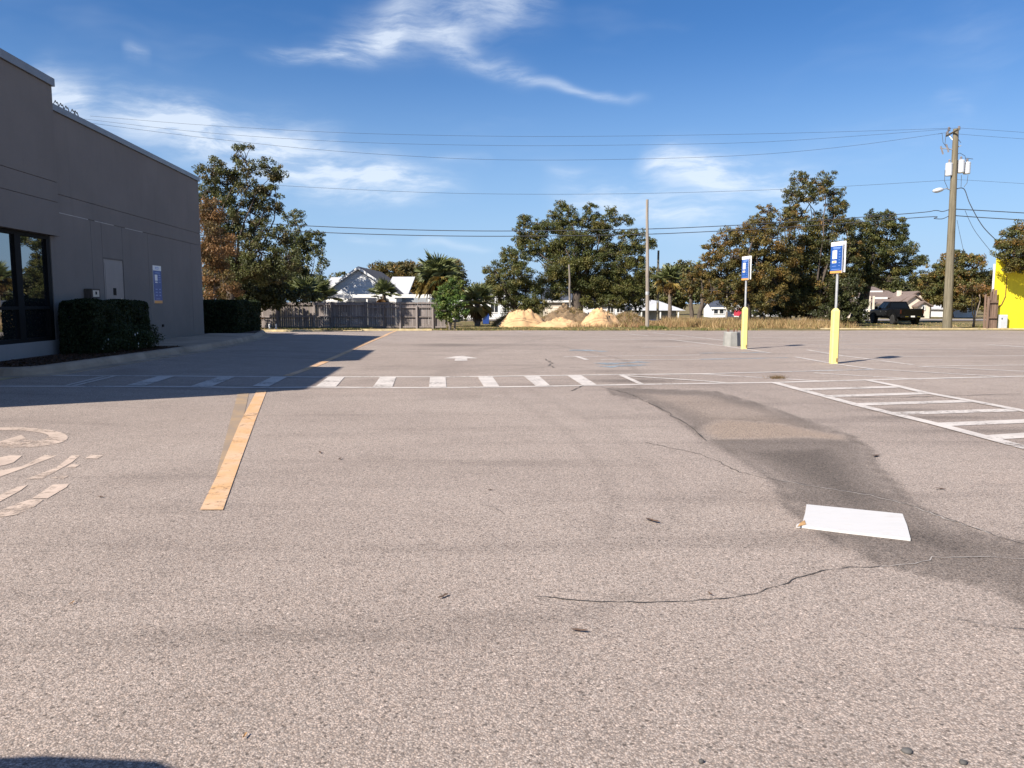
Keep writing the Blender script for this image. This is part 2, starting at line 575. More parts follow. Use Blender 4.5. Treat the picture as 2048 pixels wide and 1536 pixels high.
simple('porcelain', (0.22, 0.20, 0.20), 0.35)
simple('truck_black', (0.004, 0.004, 0.0045), 0.3, var=0.1, spec=0.16)
simple('truck_trim', (0.007, 0.007, 0.007), 0.6, spec=0.12)
glass_mat('truck_glass', (0.006, 0.007, 0.008), 0.06, 0.25)
MATS['truck_glass'].node_tree.nodes['Principled BSDF'].inputs['Coat Weight'].default_value = 0.0
simple('tyre', (0.022, 0.021, 0.020), 0.85, var=0.2)
simple('rim', (0.16, 0.155, 0.15), 0.35, 0.8)
simple('chrome', (0.5, 0.5, 0.5), 0.2, 1.0)
simple('tail_red', (0.035, 0.006, 0.006), 0.3)
simple('bin_blue', (0.02, 0.06, 0.25), 0.5, var=0.1)
simple('rust', (0.16, 0.07, 0.035), 0.9, var=0.3)
simple('car_white', (0.70, 0.70, 0.70), 0.3)
simple('car_red', (0.50, 0.03, 0.06), 0.3)
simple('street_asphalt', (0.24, 0.21, 0.19), 0.9, var=0.1)
simple('dead_leaf', (0.10, 0.06, 0.04), 0.9, var=0.4)
simple('dead_leaf_tan', (0.42, 0.24, 0.10), 0.9, var=0.3)
simple('pebble', (0.085, 0.08, 0.075), 0.8, var=0.3)


# ------------------------------------------------------------------ mesh helpers
class MB:
    def __init__(self):
        self.v = []
        self.f = []

    def add(self, vs, fs):
        o = len(self.v)
        self.v += [tuple(p) for p in vs]
        self.f += [tuple(i + o for i in f) for f in fs]
        return self

    def box(self, x0, x1, y0, y1, z0, z1, M=None):
        vs = [Vector((x, y, z)) for z in (z0, z1) for y in (y0, y1) for x in (x0, x1)]
        if M is not None:
            vs = [M @ p for p in vs]
        return self.add(vs, [(0, 2, 3, 1), (4, 5, 7, 6), (0, 1, 5, 4), (2, 6, 7, 3), (0, 4, 6, 2), (1, 3, 7, 5)])

    def cbox(self, x0, x1, y0, y1, z0, z1, c=0.02, M=None):
        """box with chamfered vertical and top edges"""
        def ring(z, k):
            return [(x0 + c + k, y0 + k, z), (x1 - c - k, y0 + k, z), (x1 - k, y0 + c + k, z), (x1 - k, y1 - c - k, z),
                    (x1 - c - k, y1 - k, z), (x0 + c + k, y1 - k, z), (x0 + k, y1 - c - k, z), (x0 + k, y0 + c + k, z)]
        rs = [ring(z0, 0), ring(z1 - c, 0), ring(z1, c)]
        return self.loft(rs, M=M)

    def loft(self, rings, cap=True, M=None, closed=True):
        n = len(rings[0])
        vs = [Vector(p) for r in rings for p in r]
        if M is not None:
            vs = [M @ p for p in vs]
        fs = []
        for k in range(len(rings) - 1):
            for i in range(n if closed else n - 1):
                j = (i + 1) % n
                fs.append((k * n + i, k * n + j, (k + 1) * n + j, (k + 1) * n + i))
        if cap:
            fs.append(tuple(range(n - 1, -1, -1)))
            fs.append(tuple(range((len(rings) - 1) * n, len(rings) * n)))
        return self.add(vs, fs)

    def tube(self, pts, rad, seg=6, cap=True):
        pts = [Vector(p) for p in pts]
        if not hasattr(rad, '__len__'):
            rad = [rad] * len(pts)
        rings = []
        ref = None
        for i, p in enumerate(pts):
            a = pts[max(i - 1, 0)]
            b = pts[min(i + 1, len(pts) - 1)]
            d = (b - a)
            if d.length < 1e-6:
                d = Vector((0, 0, 1))
            d.normalize()
            if ref is None or abs(ref.dot(d)) > 0.98:
                ref = Vector((1, 0, 0)) if abs(d.x) < 0.8 else Vector((0, 1, 0))
            u = (ref - d * ref.dot(d)).normalized()
            ref = u
            q = d.cross(u)
            rings.append([p + (u * math.cos(2 * math.pi * k / seg) + q * math.sin(2 * math.pi * k / seg)) * rad[i] for k in range(seg)])
        return self.loft(rings, cap)

    def prism(self, poly, off, M=None):
        """polygon (list of 3D points) extruded by a vector"""
        off = Vector(off)
        n = len(poly)
        vs = [Vector(p) for p in poly] + [Vector(p) + off for p in poly]
        if M is not None:
            vs = [M @ p for p in vs]
        fs = [tuple(range(n - 1, -1, -1)), tuple(range(n, 2 * n))]
        for i in range(n):
            j = (i + 1) % n
            fs.append((i, j, n + j, n + i))
        return self.add(vs, fs)

    def lathe(self, prof, c=(0, 0, 0), seg=16, M=None):
        rings = [[(c[0] + r * math.cos(2 * math.pi * k / seg), c[1] + r * math.sin(2 * math.pi * k / seg), c[2] + z) for k in range(seg)] for r, z in prof]
        return self.loft(rings, True, M)

    def mesh(self, name):
        me = bpy.data.meshes.new(name)
        me.from_pydata(self.v, [], self.f)
        me.update()
        return me

    def build(self, name, mat, parent=None, smooth=False, local=False, fixn=True):
        off = Vector((0, 0, 0))
        if parent is not None and not local:
            p = parent
            while p is not None:
                off += p.location
                p = p.parent
        if off.length > 0:
            self.v = [tuple(Vector(p) - off) for p in self.v]
        me = self.mesh(name)
        if fixn:
            import bmesh
            bm = bmesh.new()
            bm.from_mesh(me)
            bmesh.ops.recalc_face_normals(bm, faces=bm.faces)
            bm.to_mesh(me)
            bm.free()
        if smooth:
            me.polygons.foreach_set('use_smooth', [True] * len(me.polygons))
        return link(name, me, mat, parent)


def link(name, me, mat, parent=None):
    if mat:
        me.materials.append(MATS[mat])
    o = bpy.data.objects.new(name, me)
    COL.objects.link(o)
    if parent is not None:
        o.parent = parent
    return o


def tag(o, label=None, cat=None, group=None, kind=None):
    if label:
        o['label'] = label
    if cat:
        o['category'] = cat
    if group:
        o['group'] = group
    if kind:
        o['kind'] = kind
    return o


def thing(name, label, cat, loc, group=None, rz=0.0):
    o = bpy.data.objects.new(name, None)
    COL.objects.link(o)
    o.empty_display_size = 0.3
    o.location = loc
    o.rotation_euler = (0, 0, rz)
    return tag(o, label, cat, group)


def copy_tree(o, parent=None):
    c = o.copy()
    COL.objects.link(c)
    c.parent = parent
    for ch in list(o.children):
        copy_tree(ch, c)
    return c


rng = np.random.default_rng(11)
random.seed(5)


def np_mesh(name, V, faces_n, nper, tint=None):
    """V (n,3) vertices laid out nper per face"""
    me = bpy.data.meshes.new(name)
    nf = faces_n
    me.vertices.add(len(V))
    me.vertices.foreach_set('co', np.ascontiguousarray(V, dtype=np.float32).ravel())
    me.loops.add(nf * nper)
    me.loops.foreach_set('vertex_index', np.arange(nf * nper, dtype=np.int32))
    me.polygons.add(nf)
    me.polygons.foreach_set('loop_start', np.arange(0, nf * nper, nper, dtype=np.int32))
    me.polygons.foreach_set('loop_total', np.full(nf, nper, dtype=np.int32))
    if tint is not None:
        a = me.attributes.new('tint', 'FLOAT_COLOR', 'POINT')
        c = np.ones((len(V), 4), dtype=np.float32)
        c[:, :3] = np.repeat(tint, nper, axis=0)
        a.data.foreach_set('color', c.ravel())
    me.update()
    me.validate()
    return me


def leaves_mesh(name, pos, nrm, size, tint, aspect=0.55):
    n = len(pos)
    nrm = nrm / (np.linalg.norm(nrm, axis=1, keepdims=True) + 1e-9)
    r = rng.normal(size=(n, 3))
    a = np.cross(nrm, r)
    a /= (np.linalg.norm(a, axis=1, keepdims=True) + 1e-9)
    b = np.cross(nrm, a)
    s = size[:, None]
    droop = np.array([0, 0, -1.0]) * s * 0.18
    V = np.empty((n, 4, 3))
    V[:, 0] = pos - a * s * 0.5
    V[:, 1] = pos + b * s * 0.5 * aspect - a * s * 0.05
    V[:, 2] = pos + a * s * 0.5 + droop
    V[:, 3] = pos - b * s * 0.5 * aspect - a * s * 0.05
    return np_mesh(name, V.reshape(-1, 3), n, 4, tint)


def unit(n):
    d = rng.normal(size=(n, 3))
    return d / np.linalg.norm(d, axis=1, keepdims=True)


# ================================================================== SETTING
# ---- terrain
def grid_mesh(name, xs, ys, zf):
    X, Y = np.meshgrid(xs, ys)
    Z = zf(X, Y)
    V = np.stack([X, Y, Z], -1).reshape(-1, 3)
    nx, ny = len(xs), len(ys)
    idx = np.arange(nx * ny).reshape(ny, nx)
    q = np.stack([idx[:-1, :-1], idx[:-1, 1:], idx[1:, 1:], idx[1:, :-1]], -1).reshape(-1, 4)
    me = bpy.data.meshes.new(name)
    me.from_pydata(V.tolist(), [], q.tolist())
    me.update()
    me.polygons.foreach_set('use_smooth', [True] * len(me.polygons))
    return me, V


LOT_Y1 = 48.6
LOT_X0, LOT_X1 = -70.0, 62.0


def wob(x, k=1.0):
    return 0.35 * np.sin(x * 0.9 * k) + 0.2 * np.sin(x * 2.3 * k + 1) + 0.1 * np.sin(x * 5.1 * k)


def terr(X, Y):
    z = gz(X, Y)
    und = (X > LOT_X0) & (X < LOT_X1) & (Y < LOT_Y1 + 1.0)
    z = np.where(und, z - 0.035, z + 0.02 + 0.03 * np.sin(X * 0.7 + Y * 0.4) * np.clip((Y - 52) / 5, 0, 1))
    return z


xs = np.concatenate([np.linspace(-900, -90, 12), np.linspace(-85, 85, 171), np.linspace(90, 900, 12)])
ys = np.concatenate([np.linspace(-300, -20, 8), np.arange(-15, 46, 2.0), np.arange(46, 100, 0.8), np.linspace(102, 180, 20), np.linspace(220, 1500, 9)])
me, _ = grid_mesh('ground', xs, ys, terr)
tag(link('ground', me, 'ground'), 'grass and bare dirt ground round the parking lot', kind='structure')

# ---- asphalt lot with stain attribute
def spread(brks):
    out_ = []
    for a, b, st in brks:
        out_.append(np.arange(a, b, st))
    return np.concatenate(out_)


xs = spread([(-70, -22, 2.0), (-22, -11, 0.5), (-11, -3, 0.2), (-3, 8, 0.09), (8, 16, 0.2), (16, 62.1, 1.0)])
ys = spread([(-14, 1.5, 1.0), (1.5, 8, 0.07), (8, 16, 0.11), (16, 30, 0.25), (30, LOT_Y1 + 0.01, 0.5)])
me, V = grid_mesh('parking_lot', xs, ys, lambda X, Y: gz(X, Y))
# ragged far edge
vx = V.copy()
far = vx[:, 1] > LOT_Y1 - 0.6
vx[far, 1] += wob(vx[far, 0])
vx[far, 2] = gz(vx[far, 0], vx[far, 1])
me.vertices.foreach_set('co', vx.astype(np.float32).ravel())
me.update()
V = vx


def pxpoly(pts):
    return np.array([[*G(a, b)[:2]] for a, b in pts])


def poly_sd(Pn, poly):
    """signed distance (positive inside)"""
    x, y = Pn[:, 0], Pn[:, 1]
    inside = np.zeros(len(x), bool)
    d = np.full(len(x), 1e9)
    n = len(poly)
    for i in range(n):
        x0, y0 = poly[i]
        x1, y1 = poly[(i + 1) % n]
        cond = ((y0 > y) != (y1 > y))
        with np.errstate(divide='ignore', invalid='ignore'):
            xi = (x1 - x0) * (y - y0) / (y1 - y0 + 1e-12) + x0
        inside ^= cond & (x < xi)
        ex, ey = x1 - x0, y1 - y0
        t = np.clip(((x - x0) * ex + (y - y0) * ey) / (ex * ex + ey * ey + 1e-12), 0, 1)
        d = np.minimum(d, np.hypot(x - x0 - t * ex, y - y0 - t * ey))
    return np.where(inside, d, -d)


def line_d(Pn, pl):
    d = np.full(len(Pn), 1e9)
    for i in range(len(pl) - 1):
        x0, y0 = pl[i]
        ex, ey = pl[i + 1][0] - x0, pl[i + 1][1] - y0
        t = np.clip(((Pn[:, 0] - x0) * ex + (Pn[:, 1] - y0) * ey) / (ex * ex + ey * ey + 1e-12), 0, 1)
        d = np.minimum(d, np.hypot(Pn[:, 0] - x0 - t * ex, Pn[:, 1] - y0 - t * ey))
    return d


Pn = V[:, :2]
wet = pxpoly([(1215, 775), (1300, 778), (1430, 782), (1520, 808), (1620, 842), (1700, 872), (1745, 898), (1752, 930), (1790, 965), (1822, 1005),
              (1880, 1035), (1960, 1070), (2060, 1085), (2300, 1120), (2300, 1330), (2060, 1215), (1960, 1170), (1850, 1150), (1760, 1128), (1690, 1095), (1620, 1060),
              (1570, 1010), (1545, 960), (1480, 915), (1400, 872), (1340, 828), (1290, 800), (1225, 790)])
sdw = poly_sd(Pn, wet)
stain = 0.70 * sst((sdw + 0.06) / 0.24)
stain = np.maximum(stain, 0.78 * np.exp(-((sdw - 0.03) / 0.06) ** 2))
inner = pxpoly([(1390, 880), (1500, 893), (1690, 885), (1760, 935), (1840, 1030), (2060, 1100), (2060, 1190), (1840, 1120), (1700, 1070), (1600, 990), (1500, 930)])
stain = np.maximum(stain, 1.0 * sst((poly_sd(Pn, inner) + 0.30) / 0.8))
stain *= 1 - 0.35 * sst((poly_sd(Pn, pxpoly([(1260, 785), (1420, 790), (1560, 830), (1440, 838), (1330, 810)])) + 0.1) / 0.4)
sandp = pxpoly([(1400, 852), (1440, 838), (1560, 846), (1640, 862), (1697, 872), (1690, 881), (1610, 876), (1500, 879), (1430, 879), (1408, 868)])
sd2 = poly_sd(Pn, sandp)
sand = sst((sd2 + 0.06) / 0.22)
sandsoft = 0.55 * sst((poly_sd(Pn, pxpoly([(1270, 786), (1420, 790), (1540, 820), (1640, 858), (1700, 876), (1560, 872), (1420, 862), (1340, 815)])) + 0.15) / 0.6)
stain = stain * (1 - sand) * (1 - 0.6 * sandsoft)
# tidemark round the sand
stain = np.maximum(stain, 0.8 * np.exp(-((sd2 + 0.06) / 0.05) ** 2))


def blob(px, py, rx, ry, amp, rot=0.0):
    c = G(px, py)
    dx, dy = Pn[:, 0] - c.x, Pn[:, 1] - c.y
    u = dx * math.cos(rot) + dy * math.sin(rot)
    v = -dx * math.sin(rot) + dy * math.cos(rot)
    return amp * np.exp(-(u / rx) ** 2 - (v / ry) ** 2)


for b_ in [(900, 690, 1.6, 1.3, 0.7), (1010, 690, 2.6, 0.8, 0.45), (1270, 762, 1.0, 0.5, 0.75), (1230, 742, 1.2, 0.6, 0.5), (1360, 682, 2.2, 1.4, 0.5), (1330, 673, 3.0, 1.0, 0.4),
           (600, 1270, 1.3, 0.14, 0.45), (950, 1240, 0.7, 0.10, 0.35), (1000, 672, 4, 1.0, 0.4), (1120, 770, 1.0, 0.25, 0.35), (1420, 770, 1.2, 0.5, 0.35),
           (1800, 820, 0.9, 0.25, 0.6), (1850, 835, 1.2, 0.22, 0.7), (1970, 862, 1.2, 0.2, 0.6), (1700, 800, 0.8, 0.15, 0.35), (860, 735, 2.0, 1.2, 0.25), (780, 700, 2.5, 1.6, 0.22),
           (1100, 950, 1.2, 0.5, 0.18), (850, 840, 1.6, 0.6, 0.15), (1300, 1050, 0.7, 0.3, 0.2)]:
    stain = np.maximum(stain, blob(*b_))
# sweeping tyre arcs
for pl, wd, am in [([(1000, 780), (1130, 860), (1200, 930), (1230, 1000), (1200, 1080)], 0.10, 0.30), ([(1060, 780), (1220, 860), (1320, 950), (1350, 1040)], 0.12, 0.28),
                   ([(1110, 690), (1250, 720), (1290, 760), (1250, 800)], 0.15, 0.40), ([(860, 760), (960, 700), (1100, 676), (1250, 668)], 0.3, 0.3),
                   ([(1130, 740), (1300, 752), (1450, 775), (1550, 800)], 0.18, 0.3), ([(0, 1290), (400, 1275), (800, 1265), (1100, 1240), (1300, 1180)], 0.10, 0.32),
                   ([(1240, 1100), (1420, 1000), (1500, 930), (1540, 860)], 0.12, 0.22)]:
    stain = np.maximum(stain, am * np.exp(-(line_d(Pn, pxpoly(pl)) / wd) ** 2))
# pale dusty margin beside the wet track
dust = 0.5 * np.exp(-((poly_sd(Pn, pxpoly([(1500, 950), (1560, 1000), (1640, 1070), (1700, 1100), (1600, 1080), (1520, 1010)])) - 0.1) / 0.25) ** 2)
a = me.attributes.new('stain', 'FLOAT_COLOR', 'POINT')
c = np.zeros((len(V), 4), np.float32)
c[:, 0] = np.clip(stain, 0, 1)
c[:, 1] = np.clip(np.maximum(sand, 0.8 * sandsoft) + 0.4 * dust * (stain < 0.5), 0, 1)
c[:, 3] = 1
a.data.foreach_set('color', c.ravel())
lot = tag(link('parking_lot', me, 'asphalt'), 'worn grey asphalt parking lot with stains and cracks', kind='structure')


def flat_poly(name, pts2d, mat, dz=0.004, parent=lot):
    """a painted patch that follows the lot surface; pts are ground points"""
    vs = [(p[0], p[1], float(gz(p[0], p[1])) + dz) for p in pts2d]
    mb = MB()
    mb.add(vs, [tuple(range(len(vs)))])
    o = mb.build(name, mat, parent, fixn=True)
    if o.data.polygons[0].normal.z < 0:
        o.data.flip_normals()
    return o


def ribbon(name, pts2d, width, mat, dz=0.004, parent=lot, jit=0.0, sub=None):
    pts = [Vector((p[0], p[1])) for p in pts2d]
    if sub:
        fine = []
        for i in range(len(pts) - 1):
            n = max(1, int((pts[i + 1] - pts[i]).length / sub))
            for k in range(n):
                fine.append(pts[i].lerp(pts[i + 1], k / n))
        fine.append(pts[-1])
        pts = fine
    vs, fs = [], []
    for i, p in enumerate(pts):
        d = (pts[min(i + 1, len(pts) - 1)] - pts[max(i - 1, 0)])
        if d.length == 0:
            d = Vector((1, 0))
        d.normalize()
        nrm = Vector((-d.y, d.x))
        if jit:
            p = p + nrm * random.gauss(0, jit)
        wv = width * (1 if not jit else random.uniform(0.35, 1.3)) / 2
        for s in (1, -1):
            q = p + nrm * wv * s
            vs.append((q.x, q.y, float(gz(q.x, q.y)) + dz))
    for i in range(len(pts) - 1):
        fs.append((2 * i, 2 * i + 1, 2 * i + 3, 2 * i + 2))
    mb = MB()
    mb.add(vs, fs)
    return mb.build(name, mat, parent, fixn=False)


def pg(pts, dz=0):
    return [tuple(G(a, b)[:2]) for a, b in pts]


# crosswalk
ribbon('painted_line', pg([(100, 751), (350, 752.5), (560, 754), (700, 754), (900, 754), (1050, 752), (1240, 749.5), (1400, 748), (1560, 744)]), 0.16, 'paint_white', 0.005, sub=0.5)
ribbon('painted_line', pg([(-60, 773), (130, 773), (400, 774), (620, 774.5), (760, 775.5), (900, 775.5), (1050, 773.5), (1160, 771.5), (1290, 769), (1420, 767), (1560, 765), (1740, 760), (2120, 751)]), 0.16, 'paint_white', 0.005, sub=0.5)
for q in [[(129, 771.5), (137, 771.5), (217, 752.5), (206, 752.5)], [(142, 772), (155, 772), (234, 752.5), (225, 752.5)], [(251, 772), (290, 772), (350, 753), (316, 753)],
          [(382, 773), (425, 773), (471, 754), (438, 754)], [(505, 773), (537, 774), (575, 754.5), (544, 754.5)], [(631, 774), (672, 774), (689, 755), (656, 755)],
          [(746, 774.5), (785, 774.5), (792, 755), (760, 755)], [(858, 775), (893, 775), (891, 755), (860, 755)], [(968, 774.5), (999, 774), (985, 754), (955, 754)],
          [(1072, 773), (1101, 772.5), (1078, 752.5), (1047, 752.5)], [(1165, 771.5), (1194, 770.5), (1163, 751.5), (1134, 751.5)], [(1277, 769), (1289, 769), (1247, 750), (1235, 750)]]:
    flat_poly('crosswalk_bar', pg(q), 'paint_white', 0.009)
# arrow
flat_poly('painted_arrow', pg([(888, 716.8), (914, 712.4), (928, 712.0), (956, 716.8), (934, 716.8), (935, 721.5), (909, 721.5), (911, 716.8)]), 'paint_white')
# orange lane line, near and far, with the older line beside it
flat_poly('orange_line', pg([(400, 1021), (446, 1021), (482, 920), (512, 838), (534, 781), (514, 781), (478, 850), (440, 940)]), 'paint_orange', 0.007)
flat_poly('faded_orange_line', pg([(476, 786), (498, 786), (488, 832), (462, 895), (439, 948), (432, 950), (453, 870)]), 'paint_orange_old', 0.004)
ribbon('orange_line', pg([(574, 752), (607, 741), (640, 728), (700, 701.5), (770, 671.5), (792, 661.5)]), 0.17, 'paint_orange', 0.007, sub=0.5)
# hatched bay
ribbon('hatch_rail', pg([(1549, 766), (1715, 811), (1872, 849), (2060, 899)]), 0.17, 'paint_white', 0.010, sub=0.5)
ribbon('hatch_rail', pg([(1735, 761), (1796, 773), (1845, 785), (1950, 804), (2060, 825)]), 0.17, 'paint_white', 0.010, sub=0.5)
for p0, p1 in [((1600, 779.5), (1797, 774)), ((1656, 793), (1850, 787)), ((1713, 809.5), (1940, 802.5)), ((1783, 828), (2030, 820.5)), ((1875, 850), (2120, 840)), ((1970, 876.5), (2130, 866))]:
    ribbon('hatch_bar', pg([p0, p1]), 0.26, 'paint_white', 0.006, sub=0.4)
# stall lines
stalls = [
    ([(1235, 667), (1260, 668.2), (1296, 671.8)], 0.12, 'paint_white'), ([(1305, 665.5), (1444, 680.5), (1480, 684)], 0.12, 'paint_white'),
    ([(1338, 679), (1457, 693.5), (1480, 697), (1540, 706)], 0.13, 'paint_white'), ([(1590, 714), (1662, 727), (1745, 738.5), (2020, 754.5)], 0.12, 'paint_white_thin'),
    ([(1281, 695), (1400, 692.5)], 0.11, 'paint_white_thin'), ([(1127, 713.5), (1400, 710)], 0.11, 'paint_white_thin'), ([(1202, 720), (1400, 719)], 0.11, 'paint_white_thin'),
    ([(1144, 680.5), (1335, 678.5)], 0.12, 'paint_white_thin'), ([(1151, 712.5), (1174, 720)], 0.13, 'paint_white'), ([(1247, 752), (1400, 762), (1450, 766)], 0.13, 'paint_white'),
    ([(1400, 748), (1500, 754), (1647, 762.5)], 0.11, 'paint_white_thin'), ([(1628, 746), (1700, 750.5), (1843, 759)], 0.11, 'paint_white_thin'),
    ([(1540, 744.8), (1745, 738.5)], 0.13, 'paint_blue'), ([(1430, 747.2), (1750, 739.6)], 0.10, 'paint_white_thin'),
    ([(1400, 706.8), (1536, 705)], 0.20, 'paint_blue'), ([(1400, 718.8), (1577, 715.5)], 0.20, 'paint_blue'),
    ([(1615, 700), (1662, 708), (1685, 711.5), (1827, 729.8)], 0.12, 'paint_white'), ([(1837, 733), (1940, 738), (2060, 743.5)], 0.12, 'paint_white_thin'),
    ([(1602, 689.5), (1875, 688)], 0.11, 'paint_white_thin'), ([(1637, 698.8), (1950, 698.8)], 0.11, 'paint_white_thin'), ([(1792, 713), (2060, 711.5)], 0.11, 'paint_white'),
    ([(1837, 733), (2060, 730)], 0.11, 'paint_white'), ([(1976, 689.5), (2060, 695)], 0.2, 'paint_white'), ([(1500, 676), (1760, 674)], 0.11, 'paint_white_thin'),
    ([(1500, 683), (1700, 681.5)], 0.10, 'paint_white_thin'), ([(1035, 663), (1062, 665.5)], 0.11, 'paint_white_thin')]
for i, (pl, wd, mt) in enumerate(stalls):
    ribbon('stall_line', pg(pl), wd, mt, 0.004 + 0.0012 * (i % 5), sub=0.6)
for i, pl in enumerate([[(1140, 700.5), (1175, 701), (1212, 703)], [(1208, 734), (1250, 731.5), (1296, 730)], [(1200, 728), (1290, 724)]]):
    ribbon('faded_blue_paint', pg(pl), 0.5, 'paint_blue', 0.0045 + 0.001 * i, sub=0.3, jit=0.02)
# worn emblem and lettering at the left
sc = 2.926


def z2(pts):
    return [(x / sc, y / sc + 700) for x, y in pts]


outer = [(24 + 112 * math.cos(t), 875.5 + 20.5 * math.sin(t)) for t in np.linspace(-1.9, 1.75, 30)]
inner_ = [(20 + 78 * math.cos(t), 873 + 12 * math.sin(t)) for t in np.linspace(1.75, -1.9, 30)]
og, ig = pg(outer), pg(inner_)
mb = MB()
vv = [(p[0], p[1], float(gz(*p)) + 0.004) for p in og] + [(p[0], p[1], float(gz(*p)) + 0.004) for p in ig[::-1]]
mb.add(vv, [(i, i + 1, 30 + i + 1, 30 + i) for i in range(29)])
o = mb.build('painted_ring', 'paint_cream', lot, fixn=False)
flat_poly('painted_arrowhead', pg([(-30, 893), (0, 884), (42, 870.5), (56, 880), (78, 884), (52, 888), (10, 893)]), 'paint_cream', 0.006)
for q in [[(0, 630), (60, 618), (130, 620), (80, 660), (30, 675), (-60, 690)], [(-60, 720), (130, 682), (260, 618), (340, 618), (150, 690), (-30, 755)],
          [(150, 758), (330, 690), (420, 618), (470, 618), (420, 660), (250, 755)], [(500, 635), (530, 615), (605, 618), (570, 638)],
          [(385, 690), (420, 670), (470, 672), (440, 690)], [(300, 750), (340, 738), (400, 740), (370, 756)], [(-40, 868), (100, 805), (165, 790), (120, 825), (-20, 900)],
          [(190, 870), (310, 790), (405, 785), (390, 805), (280, 870)], [(-40, 955), (120, 895), (170, 878), (255, 878), (200, 920), (100, 965), (-20, 985)]]:
    flat_poly('worn_letter_stroke', pg(z2(q)), 'paint_cream', 0.004)
# cracks
cr = [([(1290, 885), (1340, 896), (1400, 908), (1450, 930), (1480, 945), (1540, 958), (1600, 968), (1650, 977)], 0.016, 'crack_dark'),
      ([(1560, 962), (1650, 977), (1740, 991), (1800, 1006), (1850, 1022), (1900, 1042), (1985, 1068)], 0.017, 'crack_pale'),
      ([(1650, 975), (1740, 989), (1800, 1004), (1900, 1039), (2000, 1075), (2060, 1092)], 0.011, 'crack_dark'),
      ([(1070, 1193), (1130, 1199), (1200, 1204), (1300, 1206), (1380, 1203), (1450, 1197), (1510, 1188), (1560, 1170), (1640, 1142), (1700, 1136), (1760, 1134)], 0.011, 'crack_dark'),
      ([(1760, 1134), (1830, 1128), (1870, 1117), (1960, 1114), (2060, 1120)], 0.012, 'crack_pale'),
      ([(1090, 718), (1104, 726), (1098, 731), (1110, 736)], 0.05, 'crack_dark'), ([(1040, 738), (1110, 733), (1180, 737)], 0.03, 'crack_dark'),
      ([(1140, 782), (1160, 775), (1170, 768), (1165, 762)], 0.04, 'crack_dark'), ([(1200, 774), (1260, 788), (1330, 822), (1385, 856), (1410, 882)], 0.025, 'crack_dark'),
      ([(1700, 796), (1850, 794), (2040, 788)], 0.04, 'crack_dark'), ([(960, 1010), (990, 1016), (1010, 1030)], 0.006, 'crack_dark'),
      ([(1880, 1232), (1960, 1250), (2060, 1262)], 0.009, 'crack_dark'), ([(760, 830), (900, 826), (1000, 832)], 0.010, 'crack_dark')]
for i, (pl, wd, mt) in enumerate(cr):
    ribbon('asphalt_crack', pg(pl), wd * 0.72, mt, 0.0032 + 0.0004 * i, jit=wd * 0.55, sub=0.05 if wd < 0.02 else 0.15)

# ---- kerb, island, walkway beside the grey building
BASE = 0.37


def kerb_sweep(name, path, h=0.16, wtop=0.17, mat='concrete', face=0.05, gutter=0.32):
    """kerb and gutter swept along a path of (x, y); island lies to the left of travel"""
    pts = [Vector(p) for p in path]
    rings = []
    for i, p in enumerate(pts):
        d = (pts[min(i + 1, len(pts) - 1)] - pts[max(i - 1, 0)]).normalized()
        nrm = Vector((d.y, -d.x))           # to the right: the lot
        prof = [(gutter, -0.05), (gutter, 0.006), (0.06, 0.012), (0.03, h * 0.55), (-0.01, h * 0.9), (-0.05, h), (-wtop, h), (-wtop, -0.05)]
        ring = []
        for u, z in prof:
            q = p + nrm * u
            ring.append((q.x, q.y, float(gz(p.x, p.y)) + z))
        rings.append(ring)
    mb = MB()
    mb.loft(rings, True)
    return mb.build(name, mat, None, smooth=False)


def arc(c, r, a0, a1, n=7):
    return [(c[0] + r * math.cos(R(a0 + (a1 - a0) * k / n)), c[1] + r * math.sin(R(a0 + (a1 - a0) * k / n))) for k in range(n + 1)]


kp = [(-18.0, 14.05), (-14, 14.1), (-9.9, 14.15)] + arc((-9.5, 14.75), 0.62, -90, 0)[1:] + [(-8.88, 16.5), (-8.9, 19), (-8.95, 22), (-9.1, 24.5), (-9.4, 27), (-9.9, 30), (-10.7, 33), (-11.4, 35.5), (-12.0, 37.2), (-13.2, 38.3), (-18, 39)]
tag(kerb_sweep('kerb', kp), kind='structure')


def island_piece(name, poly, mat, z0f):
    vs = [(x, y, z0f(x, y)) for x, y in poly]
    mb = MB()
    mb.prism([(x, y, z - 0.3) for x, y, z in vs], (0, 0, 0.3))
    return tag(mb.build(name, mat), kind='structure')


def wallx(y):
    return -9.40 - 0.0838 * y


island_piece('mulch_bed', [(-9.03, 14.9), (-9.02, 16.5), (-9.05, 19), (-9.1, 21.5), (-11.4, 21.5), (-12.5, 14.35), (-9.6, 14.35)], 'mulch', lambda x, y: 0.29 + 0.0 * x)
for k in range(3):
    y0, y1 = [(21.52, 24.3), (24.32, 27.2), (27.22, 30.6)][k]

    def kx(y):
        return float(np.interp(y, [21, 24.5, 27, 30, 33], [-9.08, -9.27, -9.57, -10.07, -10.9]))
    island_piece('walkway_slab', [(kx(y0), y0), (kx(y1), y1), (-11.98, y1), (-11.6, y0)], 'concrete', lambda x, y: 0.31 - 0.002 * k)
island_piece('mulch_bed', [(-10.35, 30.62), (-10.9, 33), (-11.6, 35.5), (-12.2, 37.0), (-13.3, 38.1), (-18, 38.8), (-18, 30.62)], 'mulch', lambda x, y: 0.28)
# yellow ramp pad at the nose of the island
flat_poly('yellow_ramp_pad', pg([(-60, 752.5), (62, 752.5), (20, 758), (-10, 763), (-60, 766)]), 'yellow_curb', 0.006)

